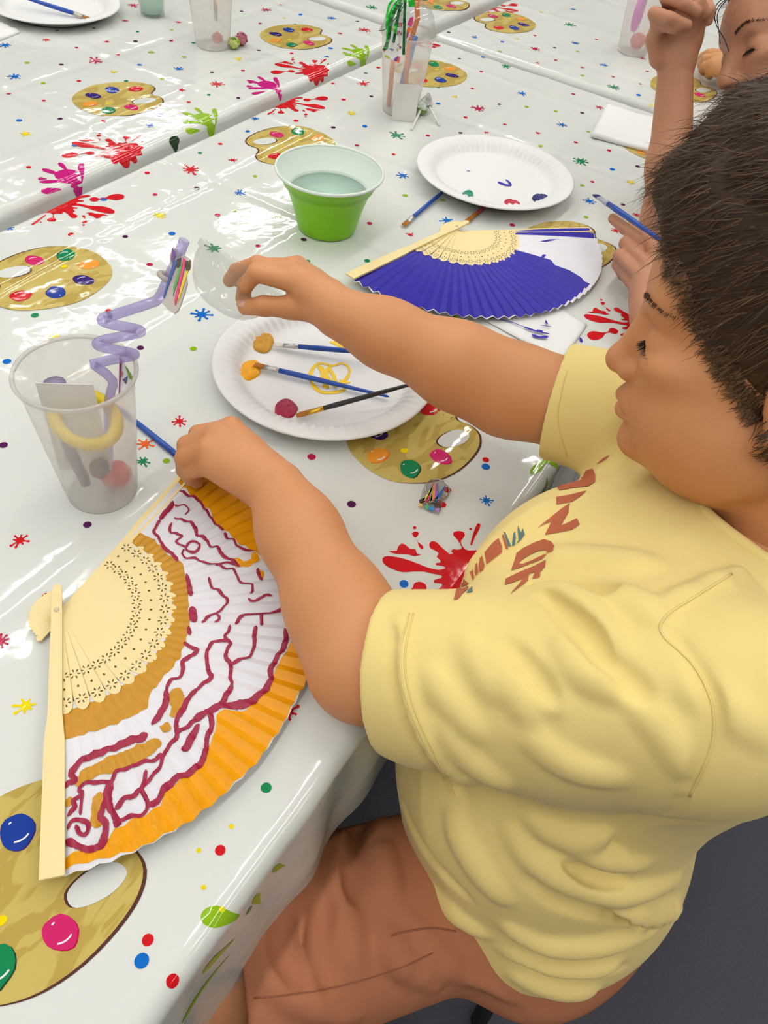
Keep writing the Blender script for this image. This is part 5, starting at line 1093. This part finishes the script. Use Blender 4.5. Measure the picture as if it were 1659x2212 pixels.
def fold(px, r, sink, k=0.014, op='add'):
    P_ = [on(base_bvh, x, y) for x, y in smooth_poly(px, 3, False)]; P_ = [p for p in P_ if p is not None]; n = len(P_)
    if n < 2: return
    P_ = [p for i, p in enumerate(P_) if i == 0 or np.linalg.norm(p - P_[i-1]) < 0.03]; n = len(P_)
    if n < 2: return
    h_ = sink                       # sink = height the fold stands proud (or depth it is pressed in)
    P_ = [p + ray(*pix(p))*((r-h_) if op == 'add' else -(r-h_)) for p in P_]
    for i in range(n-1):
        e0, e1 = (r - h_*(1-min(1, 3.0*min(t_, 1-t_))) for t_ in (i/(n-1), (i+1)/(n-1))); SS.cap(P_[i], P_[i+1], e0, e1, k, op)
FOLD_UP = [([(1151,1266),(1220,1293),(1289,1346),(1342,1420)], 0.010, 0.0045), ([(1283,1277),(1363,1309),(1427,1351)], 0.010, 0.0035), ([(1215,1393),(1246,1441),(1310,1473),(1342,1489)], 0.009, 0.0035),
  ([(1013,1393),(1056,1457),(1077,1489)], 0.008, 0.0016), ([(1077,1420),(1119,1489),(1151,1542)], 0.008, 0.0016), ([(939,1457),(981,1515),(1034,1574)], 0.008, 0.0016), ([(1119,1404),(1172,1468),(1204,1515)], 0.008, 0.0018), ([(960,1560),(1020,1630),(1090,1680)], 0.008, 0.0014), ([(1150,1580),(1240,1640),(1330,1660)], 0.010, 0.0016), ([(1380,1520),(1440,1580),(1480,1650)], 0.008, 0.0016),
  ([(868,1340),(864,1457),(900,1558),(969,1648),(1034,1698)], 0.007, 0.0035), ([(1430,1318),(1596,1240)], 0.007, 0.0016), ([(1030,1240),(1110,1170),(1200,1100)], 0.012, 0.0025), ([(1180,1215),(1290,1225),(1400,1235)], 0.012, 0.0025), ([(1480,1480),(1560,1520),(1630,1580)], 0.010, 0.002),
  ([(1107,1789),(1144,1843),(1201,1880),(1262,1907),(1336,1923),(1403,1913),(1460,1895)], 0.010, 0.0055), ([(1300,1955),(1350,1962),(1400,1968),(1454,1960)], 0.012, 0.004), ([(1100,1994),(1167,2028),(1252,2035),(1336,2021),(1403,2001)], 0.011, 0.0042), ([(1100,2048),(1184,2082),(1268,2085),(1320,2076)], 0.009, 0.003), ([(1120,2102),(1201,2129),(1270,2134)], 0.009, 0.0025),
  ([(840,1733),(868,1811),(912,1888),(979,1960),(1046,2010)], 0.009, 0.0045), ([(990,1760),(1007,1811),(1046,1877),(1090,1930)], 0.010, 0.003), ([(1210,1780),(1290,1840),(1380,1860)], 0.009, 0.003), ([(1160,1770),(1220,1800),(1300,1805)], 0.008, 0.0025)]
FOLD_DN = [([(1183,1290),(1230,1334),(1278,1382),(1310,1440)], 0.007, 0.0040), ([(1342,1441),(1363,1473),(1395,1505)], 0.006, 0.0025), ([(1458,1362),(1506,1441),(1538,1510),(1538,1589),(1511,1669),(1448,1764)], 0.004, 0.0016), ([(848,1360),(842,1457),(880,1572),(945,1665),(1010,1722)], 0.004, 0.0015),
  ([(1218,1868),(1268,1888),(1316,1900),(1350,1905)], 0.006, 0.0050), ([(1134,1903),(1194,1947),(1268,1972),(1356,1984),(1430,1982)], 0.008, 0.0040), ([(1100,2022),(1184,2055),(1268,2060),(1343,2046),(1403,2022)], 0.006, 0.003), ([(1110,2076),(1190,2106),(1275,2108),(1350,2090)], 0.005, 0.0025), ([(866,1733),(898,1811),(948,1883),(1010,1944)], 0.006, 0.003), ([(1140,1250),(1220,1255),(1320,1275)], 0.008, 0.002), ([(1100,1390),(1150,1450),(1190,1510)], 0.006, 0.0012)]
for px, r, h_ in FOLD_UP: fold(px, r, h_, 0.009)
for px, r, h_ in FOLD_DN: fold(px, r, h_, 0.006, 'sub')
shirt_cuts(SS, le, ld, re, rd)
v, f = SS.mesh(0.0023); v = relax(v, f, 3); shirt_bvh = bvh(v, f)
shirt = link('shirt', fast_mesh('shirt', v, f), M_shirt, boy)
# collar band
ax = HB(0,-0.02,-0.05) - NB; ax /= np.linalg.norm(ax); cc = NB - ax*0.008; u1 = np.cross(ax, [0,1.0,0]); u1 /= np.linalg.norm(u1); u2 = np.cross(ax, u1)
ring = []
for a in np.linspace(0, 2*PI, 61)[:-1]:
    dr = math.cos(a)*u1 + math.sin(a)*u2; loc, _, _, _ = shirt_bvh.ray_cast(V(NB + dr*0.070 + ax*0.10), V(-ax))
    ring.append(NB + dr*0.069 + ax*(float(np.dot(np.array(loc)-NB, ax)) if loc is not None else 0.0))
hts = np.array([float((p-NB)@ax) for p in ring]); hs = np.convolve(np.r_[hts[-6:], hts, hts[:6]], np.ones(13)/13, 'valid'); ring = [p + ax*(float(h2)-float(h1)) for p, h1, h2 in zip(ring, hts, hs)]
b = MB(); b.tube(ring, 0.0052, 8, closed=True); b.obj('collar', M_shirt, shirt)
# shorts
M_shorts = mat('terracotta_cotton', (190, 126, 92), 0.9, 0.12, 0.08, 26, 0.12, 700)
Sp = Solid(); Sp.ell((0.395,-0.060,0.505), (0.150,0.128,0.090)); Sp.ell((0.345,-0.085,0.470), (0.125,0.095,0.068), None, 0.04); ldir = LK-np.array([0.325,-0.055,0.495]); ldir /= np.linalg.norm(ldir); lk0 = LK - ldir*0.05
Sp.cap((0.335,-0.050,0.492), lk0, 0.080, 0.082, 0.04); Sp.cap((0.475,-0.03,0.495), (0.44,0.27,0.525), 0.090, 0.080, 0.04)
sp0 = Sp.mesh(0.008); base_bvh2, base_bvh = base_bvh, bvh(*sp0); SS2, SS = SS, Sp
for px, r, sk in (([(800,1720),(740,1850),(730,1960),(760,2080)], 0.012, 0.006), ([(700,1800),(640,1950),(640,2060),(700,2150)], 0.012, 0.006), ([(820,1750),(825,1850),(840,1950)], 0.008, 0.005), ([(560,2080),(640,2150),(760,2190)], 0.008, 0.004), ([(880,1990),(960,2080),(1100,2150)], 0.008, 0.004), ([(840,2030),(900,2100),(1000,2170)], 0.007, 0.004), ([(840,2020),(855,2060),(868,2095)], 0.005, 0.004), ([(560,1990),(600,2060),(640,2100)], 0.010, 0.004)): fold(px, r, sk)
for px, r, sk in (([(770,1760),(765,1850),(770,1930)], 0.010, 0.002), ([(700,1950),(690,2050),(720,2130)], 0.010, 0.002), ([(620,1990),(610,2050),(650,2120)], 0.010, 0.0018)): fold(px, r, sk, 0.006, 'sub')
SS, base_bvh = SS2, base_bvh2
Sp.ops.append(('sub', 'drum', (lk0 + ldir*0.02, ldir, 0.13, 0.12), 0.003, lk0-0.16, lk0+0.16)); Sp.cap(lk0 - ldir*0.05, lk0 + ldir*0.06, 0.072, 0.072, 0.003, 'sub')
v, f = Sp.mesh(0.0034); v = relax(v, f, 2); shorts = link('shorts', fast_mesh('shorts', v, f), M_shorts, boy); shorts_bvh = bvh(v, f)
# stool
M_stool = mat('dark_plastic', (34, 34, 36), 0.5)
sl = thing('stool', 'dark backless stool under the person in the yellow shirt', 'stool', (0.41,-0.06,0))
b = MB(); b.lathe([(0,0.365),(0.100,0.365),(0.110,0.375),(0.110,0.392),(0.100,0.400),(0,0.400)], 40, (0.41,-0.03,0)); b.obj('seat', M_stool, sl)
for dx, dy in ((-1,-1),(-1,1),(1,-1),(1,1)): b = MB(); b.tube([(0.41+dx*0.06,-0.03+dy*0.06,0.38),(0.41+dx*0.09,-0.03+dy*0.09,0.0)], 0.012, 10); b.obj('leg', M_stool, sl)

# print on the chest, stitched seams
M_rust = mat('rust_print', (190, 108, 78), 0.9, 0.1, 0.10, 300); M_teal = mat('teal_print', (104, 130, 122), 0.9, 0.1, 0.10, 300)
def cz_(*p): return [(960 + x/3.77, 960 + y/3.77) for x, y in p]
def shirt_print(polys, m_, name):
    b = MB()
    for poly in polys:
        q = np.array(poly, float); 
        bm = bmesh.new(); vs = [bm.verts.new((x, -y, 0)) for x, y in q]
        for t_ in tri2([(x, -y) for x, y in q]):
            try: bm.faces.new([vs[i] for i in t_])
            except ValueError: pass
        for it in range(4):
            es = [e for e in bm.edges if e.calc_length() > 7]
            if not es: break
            bmesh.ops.subdivide_edges(bm, edges=es, cuts=1); bmesh.ops.triangulate(bm, faces=bm.faces[:])
        bm.verts.index_update(); P_ = [on(shirt_bvh, v.co.x, -v.co.y, 0.0007) for v in bm.verts]; ok = {}
        Vv = []
        for i, p in enumerate(P_):
            if p is not None: ok[i] = len(Vv); Vv.append(p)
        F = []
        for f_ in bm.faces:
            ii = [v.index for v in f_.verts]
            if all(i in ok for i in ii):
                t3 = [Vv[ok[i]] for i in ii]
                if max(np.linalg.norm(t3[0]-t3[1]), np.linalg.norm(t3[1]-t3[2]), np.linalg.norm(t3[0]-t3[2])) < 0.022: F.append(tuple(ok[i] for i in ii))
        b.add(Vv, F); bm.free()
    return b.obj(name, m_, shirt) if b.f else None
shirt_print([cz_((905,345),(1000,310),(1130,270),(1155,215),(1210,195),(1232,250),(1225,310),(1170,345),(1060,355),(940,378))], M_rust, 'printed_letter')
shirt_print([cz_((910,435),(1020,415),(1160,380),(1110,425),(1040,470),(910,492))], M_rust, 'printed_letter')
shirt_print([cz_((760,682),(860,600),(960,520),(1022,480),(1010,560),(950,665),(1010,640),(1080,605),(1104,655),(1040,700),(930,720),(820,740),(850,680),(872,630),(810,655))], M_rust, 'printed_letter')
shirt_print([cz_((545,1030),(570,960),(590,890),(640,850),(740,800),(815,775),(870,795),(895,830),(885,870),(840,890),(828,865),(770,870),(690,905),(625,950),(608,975),(640,978),(720,945),(800,905),(840,890),(800,935),(700,975),(600,1015))], M_rust, 'printed_letter')
shirt_print([cz_((492,1150),(500,1100),(600,1050),(740,990),(828,942),(822,1000),(780,1045),(778,1085),(715,1100),(740,1040),(690,1060),(680,1110),(620,1160),(535,1225),(600,1150),(640,1095),(570,1125))], M_rust, 'printed_letter')
shirt_print([cz_((1240,160),(1290,115),(1350,85),(1330,110),(1290,140))], M_rust, 'printed_letter')
for _p in [cz_((330,880),(400,800),(445,765),(470,830),(470,880),(400,935),(345,980)), cz_((290,930),(310,905),(330,985),(320,1025),(290,1045),(282,990)), cz_((255,985),(270,960),(280,1040),(265,1075),(250,1040)), cz_((212,1040),(235,1020),(245,1085),(235,1115)), cz_((75,1270),(100,1180),(160,1095),(205,1140),(190,1185),(150,1215),(110,1265)), cz_((470,745),(485,735),(522,855),(500,850))]: shirt_print([_p], M_rust, 'printed_ray')
for _p in [cz_((485,715),(500,720),(545,830),(520,835)), cz_((550,830),(560,730),(575,710),(582,760),(575,825)), cz_((585,815),(605,780),(596,700),(603,662),(622,720),(640,685),(655,735),(630,775)), cz_((180,1215),(200,1185),(228,1160),(230,1205))]: shirt_print([_p], M_teal, 'printed_leaf')
M_seam = mat('yellow_thread', (240, 218, 142), 0.9)
def seam(px, r, name='seam', tree=None, m_=None, par=None):
    P_ = [on(tree or shirt_bvh, x, y, 0.0002) for x, y in smooth_poly(px, 6, False)]; P_ = [p for p in P_ if p is not None]; P_ = [p for i, p in enumerate(P_) if i == 0 or np.linalg.norm(p-P_[i-1]) < 0.03]
    if len(P_) > 2: b = MB(); b.tube(P_, r, 6); return b.obj(name, m_ or M_seam, par or shirt)
seam([(884,1325),(866,1400),(868,1470),(892,1550),(935,1640),(975,1715)], 0.0007); seam([(893,1325),(876,1400),(878,1470),(902,1550),(945,1640),(985,1718)], 0.0007)
seam([(1580,1240),(1500,1290),(1440,1330),(1430,1370),(1500,1440),(1540,1530),(1535,1620),(1490,1720)], 0.0009)
seam([(1225,800),(1212,850),(1205,910),(1225,985)], 0.0007)

# hair and face details
M_h1 = mat('dark_brown_hair', (66, 46, 30), 0.5, 0.4, 0.2, 100); M_h2 = mat('mid_brown_hair', (104, 78, 54), 0.5, 0.4, 0.2, 100); M_h3 = mat('black_hair', (22, 16, 14), 0.45, 0.4, 0.2, 100)
hair_cap(boy, HB, (0.016,0.003,0.064), (0.086,0.102,0.102), [M_h1, M_h2, M_h1], 18000, 0.024, [((0,0.094,0.065), (0,-0.735,0.678)), ((0,0,-0.055), (0,0.1,1))], 5)
hairline(boy, head_bvh, HB, (0,0.094,0.065), (0,-0.735,0.678), [M_h1, M_h2], 1500, 31, 0.013)
bodyo = [o for o in boy.children if o.name.startswith('body')][0]
lashes(boy, HB, -1, M_h3, 1); lashes(boy, HB, 1, M_h3, 2); brow(boy, head_bvh, HB, -1, M_h2, 3); brow(boy, head_bvh, HB, 1, M_h2, 4)
# dome lid in the right hand
lc_ = at(518,588,0.862); la = -(0.53*CAMR[:,0]) + 0.80*CAMR[:,1] + 0.10*CAMR[:,2]; la /= np.linalg.norm(la); l1 = np.cross(la, [0,0,1.0]); l1 /= np.linalg.norm(l1); l2 = np.cross(la, l1)
b = MB(); b.lathe([(0.0478,-0.006),(0.0478,0.0),(0.0450,0.001),(0.0446,0.008),(0.0425,0.016),(0.0370,0.028),(0.0270,0.038),(0.0150,0.0425),(0.0080,0.0435)], 64, lc_, np.stack([l1, l2, la], 1))
tag(b.obj('dome_lid', M_clear), 'clear dome lid held in the hand above the near plate', 'lid', 'clear dome lids')

M_sseam = mat('terracotta_thread', (160, 100, 74), 0.9)
seam([(530,2157),(610,2150),(700,2138),(800,2112),(878,2085),(935,2058)], 0.0007, 'seam', shorts_bvh, M_sseam, shorts); seam([(845,2022),(880,2012),(935,2005),(985,2012)], 0.0008, 'seam', shorts_bvh, M_sseam, shorts)
shirt_print([[(916,1930),(924,1922),(934,1926),(932,1938),(922,1944)]], mat('orange_stain', (226, 168, 70), 0.9), 'stain')

# nail of the thumb that pinches the lid
tp, ti = at(532,664,0.850), at(570,661,0.858); d_ = tp-ti; d_ /= np.linalg.norm(d_); nz_ = np.array([0,0,1.0])*0.6 - ray(530,664)*0.4; nz_ -= d_*(nz_@d_); nz_ /= np.linalg.norm(nz_); sx_ = np.cross(d_, nz_)
Sn = Solid(); Sn.ell(tp + d_*0.0010 + nz_*0.0070, (0.0062,0.0050,0.0022), np.stack([d_, sx_, nz_], 1), 0.001); v, f = Sn.mesh(0.0006); link('fingernail', fast_mesh('fingernail', v, f), mat('nail', (228, 172, 150), 0.3), boy)
# ------------------------------------------------------------------ second child, behind the boy's head
M_skin2 = skin_mat('light_brown_skin', (204, 150, 116), (190, 132, 100))
H2 = Frame((1.2983,0.1287,0.990), [[0.6868,-0.6602,0.3042],[0.4835,0.7274,0.4870],[-0.5428,-0.1874,0.8187]], 0.995)
kid = thing('person', 'person at the top right with one bare arm raised, holding a blue tipped brush', 'person', (1.25,-0.08,0))
parts = []; S_ = head_solid(H2, 0.96, (0,-0.045,-0.13)); v, f = S_.mesh(0.0024); v = relax(v, f, 1); parts.append((v, f)); h2_bvh = bvh(v, f)
nb2 = H2(0,-0.045,-0.13); RS2, LS2 = np.array([1.375,0.045,0.845]), np.array([1.165,-0.050,0.845])
RE2, RW2 = at(1440,472,0.775), at(1458,178,0.930); LE2, LW2 = np.array([0.955,-0.055,0.790]), at(1404,688,0.782)
# raised right arm, loosely curled hand near the face
S_ = Solid(); S_.cap(RS2, RE2, 0.040, 0.033, 0.02); S_.chain([RE2, RE2*0.6+RW2*0.4, RW2], [0.033, 0.030, 0.0240], 0.02)
dw = depth(RW2); F3 = lambda x, y, dd: far(x, y, dw + dd)
mc = [F3(1425,42,-0.03), F3(1450,16,-0.035), F3(1487,8,-0.035), F3(1516,22,-0.03)]
fg = [[F3(1414,30,-0.062), F3(1448,40,-0.078), F3(1484,54,-0.072)], [F3(1440,-6,-0.066), F3(1476,8,-0.084), F3(1504,26,-0.076)], [F3(1486,-14,-0.064), F3(1510,4,-0.078), F3(1524,28,-0.070)], [F3(1524,0,-0.055), F3(1534,22,-0.064), F3(1530,46,-0.056)]]
hand(S_, RW2, mc, fg, [F3(1425,125,-0.015), F3(1414,85,-0.03), F3(1424,50,-0.055), F3(1460,60,-0.070)], 0.0082, -CAMR[:,2], 0.0245)
v, f = S_.mesh(0.0022); parts.append((relax(v, f, 1), f))
# left arm, hand with the brush
S_ = Solid(); S_.cap(LS2, LE2, 0.040, 0.034, 0.02); S_.chain([LE2, LE2*0.6+LW2*0.4, LW2], [0.034, 0.031, 0.0240], 0.02)
mc = [at(1416,545,0.806), at(1402,578,0.806), at(1388,604,0.799), at(1378,628,0.788)]
fg = [[at(1388,520,0.812), at(1350,494,0.806), at(1324,472,0.798)], [at(1352,526,0.797), at(1362,548,0.772), at(1385,565,0.766)], [at(1338,552,0.790), at(1350,575,0.766), at(1375,588,0.763)], [at(1334,572,0.775), at(1346,595,0.760), at(1368,606,0.758)]]
hand(S_, LW2, mc, fg, [at(1420,640,0.800), at(1432,560,0.800), at(1400,515,0.792), at(1358,492,0.786)], 0.0082, (0,0,1), 0.0240)
v, f = S_.mesh(0.0020); parts.append((relax(v, f, 1), f))
S_ = Solid(); S_.ell((1.25,-0.04,0.75), (0.115,0.085,0.13)); S_.ell((1.24,-0.09,0.55), (0.12,0.10,0.12), None, 0.06); S_.cap(LS2, RS2, 0.042, 0.042, 0.05); S_.cap(nb2, (1.27,-0.01,0.80), 0.045, 0.055, 0.04)
for sx in (-1, 1): S_.cap((1.24+sx*0.07,-0.09,0.49), (1.24+sx*0.09,0.28,0.52), 0.065, 0.05, 0.03); S_.cap((1.24+sx*0.09,0.28,0.52), (1.24+sx*0.09,0.30,0.06), 0.046, 0.032, 0.02)
v, f = S_.mesh(0.008); parts.append((v, f)); V_, F_ = join(parts); link('body', fast_mesh('body', V_, F_), M_skin2, kid)
M_grey = mat('grey_cotton', (150, 152, 158), 0.9, 0.15, 0.06, 24, 0.15, 700)
S_ = Solid(); S_.ell((1.25,-0.04,0.75), (0.128,0.098,0.14)); S_.ell((1.24,-0.09,0.56), (0.132,0.112,0.12), None, 0.06); S_.cap(LS2, RS2, 0.052, 0.052, 0.05)
for a, e in ((LS2, LE2), (RS2, RE2)):
    c_ = a + (e-a)*0.55; d_ = (e-a)/np.linalg.norm(e-a); S_.cap(a, c_, 0.054, 0.048, 0.02); S_.ops.append(('sub', 'drum', (c_, d_, 0.08, 0.07), 0.003, c_-0.1, c_+0.1))
S_.cap(nb2, H2(0,-0.02,-0.05), 0.056, 0.056, 0.006, 'sub'); S_.half((1.24,0,0.47), (0,0,1)); v, f = S_.mesh(0.005); link('shirt', fast_mesh('shirt', relax(v, f, 2), f), M_grey, kid)
M_dkshort = mat('navy_cotton', (40, 44, 62), 0.9, 0.1)
S_ = Solid(); S_.ell((1.24,-0.09,0.50), (0.128,0.108,0.07))
for sx in (-1, 1): S_.cap((1.24+sx*0.07,-0.09,0.49), (1.24+sx*0.09,0.20,0.52), 0.076, 0.070, 0.03)
v, f = S_.mesh(0.006); link('shorts', fast_mesh('shorts', relax(v, f, 2), f), M_dkshort, kid)
hk = hair_cap(kid, H2, (0.0,-0.022,0.055), (0.088,0.104,0.092), [M_h3, M_h1, M_h3], 7000, 0.026, [((0,0.090,0.060), (0,-0.80,0.60)), ((0,0,-0.07), (0,0,1))], 9, 0.0045)
lashes(kid, H2, -1, M_h3, 5); brow(kid, h2_bvh, H2, -1, M_h1, 7)
d2 = depth(H2(0,0.09,0.06))
for px in ([(1600,-20),(1560,5),(1545,30),(1548,55),(1565,85),(1575,112)], [(1610,-20),(1558,0),(1542,24),(1544,45)], [(1605,-15),(1570,0),(1550,30),(1552,60),(1556,95)]):
    b = MB(); b.tube([far(x, y, d2 - 0.01) for x, y in smooth_poly(px, 5, False)], 0.0006, 5); b.obj('hair_strand', M_h3, hk)
b2 = thing('stool', 'dark backless stool under the person with the raised arm', 'stool', (1.24,-0.08,0))
b = MB(); b.lathe([(0,0.37),(0.12,0.37),(0.13,0.38),(0.13,0.397),(0.12,0.405),(0,0.405)], 32, (1.24,-0.08,0)); b.obj('seat', M_stool, b2)
for dx, dy in ((-1,-1),(-1,1),(1,-1),(1,1)): b = MB(); b.tube([(1.24+dx*0.07,-0.08+dy*0.07,0.38),(1.24+dx*0.11,-0.08+dy*0.11,0.0)], 0.012, 10); b.obj('leg', M_stool, b2)
# brush in that hand
make_brush('flat brush loaded with dark blue paint, held in the hand by the blue fan', at(1284,420,0.808), at(1470,548,0.842), M_blueh, mat('clear_ferrule', (190,190,205), 0.25), M_navy, 0.0042, 0.016, 0.024)

# ------------------------------------------------------------------ third person at the table beyond, only one hand in view
M_skin3 = skin_mat('warm_tan_skin', (214, 158, 104), (200, 140, 90))
p3 = thing('person', 'person at the table beyond, only one hand in view behind the raised forearm', 'person', (2.30,0.02,0))
H3 = Frame((2.36,0.02,1.06), np.array([[0.93,-0.36,0.05],[0.36,0.92,0.15],[-0.10,-0.12,0.985]]), 1.0)
parts = []; S_ = head_solid(H3, 1.0, (0,-0.045,-0.15)); v, f = S_.mesh(0.004); parts.append((v, f))
W3 = at(1592,150,0.785); E3 = W3 + np.array([0.20,-0.10,0.0]); SH3 = np.array([2.22,-0.05,0.88])
S_ = Solid(); S_.cap(SH3, E3, 0.045, 0.038, 0.02); S_.cap(E3, W3, 0.038, 0.027, 0.02)
mc = [at(1556,118,0.792), at(1546,126,0.792), at(1541,138,0.788), at(1542,150,0.780)]
fg = [[at(1530,116,0.788), at(1518,122,0.770), at(1514,128,0.760)], [at(1524,128,0.785), at(1515,136,0.768), at(1514,142,0.757)], [at(1524,142,0.780), at(1518,150,0.764), at(1520,156,0.757)], [at(1532,156,0.772), at(1530,162,0.760), at(1534,166,0.757)]]
hand(S_, W3, mc, fg, [at(1578,130,0.785), at(1556,120,0.775), at(1538,116,0.765), at(1525,118,0.757)], 0.0088, (0,0,1), 0.026)
v, f = S_.mesh(0.0028); parts.append((relax(v, f, 1), f))
S_ = Solid(); S_.ell((2.34,-0.06,0.76), (0.15,0.10,0.16)); S_.ell((2.34,-0.09,0.54), (0.15,0.12,0.14), None, 0.06); S_.cap(SH3, (2.48,-0.02,0.88), 0.05, 0.05, 0.05); S_.cap(H3(0,-0.045,-0.15), (2.34,-0.05,0.84), 0.05, 0.06, 0.04)
S_.chain([(2.48,-0.02,0.88), (2.52,0.10,0.79), (2.36,0.24,0.785)], [0.045,0.038,0.03], 0.02)
for sx in (-1, 1): S_.cap((2.34+sx*0.08,-0.09,0.49), (2.34+sx*0.10,0.30,0.52), 0.075, 0.055, 0.03); S_.cap((2.34+sx*0.10,0.30,0.52), (2.34+sx*0.10,0.32,0.06), 0.05, 0.035, 0.02)
v, f = S_.mesh(0.009); parts.append((v, f)); V_, F_ = join(parts); link('body', fast_mesh('body', V_, F_), M_skin3, p3)
S_ = Solid(); S_.ell((2.34,-0.06,0.76), (0.163,0.113,0.16)); S_.ell((2.34,-0.09,0.55), (0.165,0.135,0.13), None, 0.06); S_.cap(SH3, (2.48,-0.02,0.88), 0.058, 0.058, 0.05); S_.cap(SH3, SH3 + (E3-SH3)*0.5, 0.058, 0.052, 0.02); S_.cap((2.48,-0.02,0.88), (2.505,0.06,0.825), 0.058, 0.052, 0.02); S_.half((2.3,0,0.46), (0,0,1))
v, f = S_.mesh(0.007); link('shirt', fast_mesh('shirt', relax(v, f, 2), f), mat('white_cotton', (214,212,208), 0.9), p3)
hair_cap(p3, H3, (0,-0.02,0.05), (0.086,0.104,0.09), [M_h3, M_h1], 2500, 0.03, [((0,0.090,0.060), (0,-0.80,0.60)), ((0,0,-0.07), (0,0,1))], 19, 0.006)
b3 = thing('stool', 'dark backless stool under the person at the table beyond', 'stool', (2.34,-0.08,0))
b = MB(); b.lathe([(0,0.355),(0.14,0.355),(0.15,0.365),(0.15,0.39),(0.14,0.398),(0,0.398)], 32, (2.34,-0.08,0)); b.obj('seat', M_stool, b3)
for dx, dy in ((-1,-1),(-1,1),(1,-1),(1,1)): b = MB(); b.tube([(2.34+dx*0.08,-0.08+dy*0.08,0.36),(2.34+dx*0.12,-0.08+dy*0.12,0.0)], 0.012, 10); b.obj('leg', M_stool, b3)
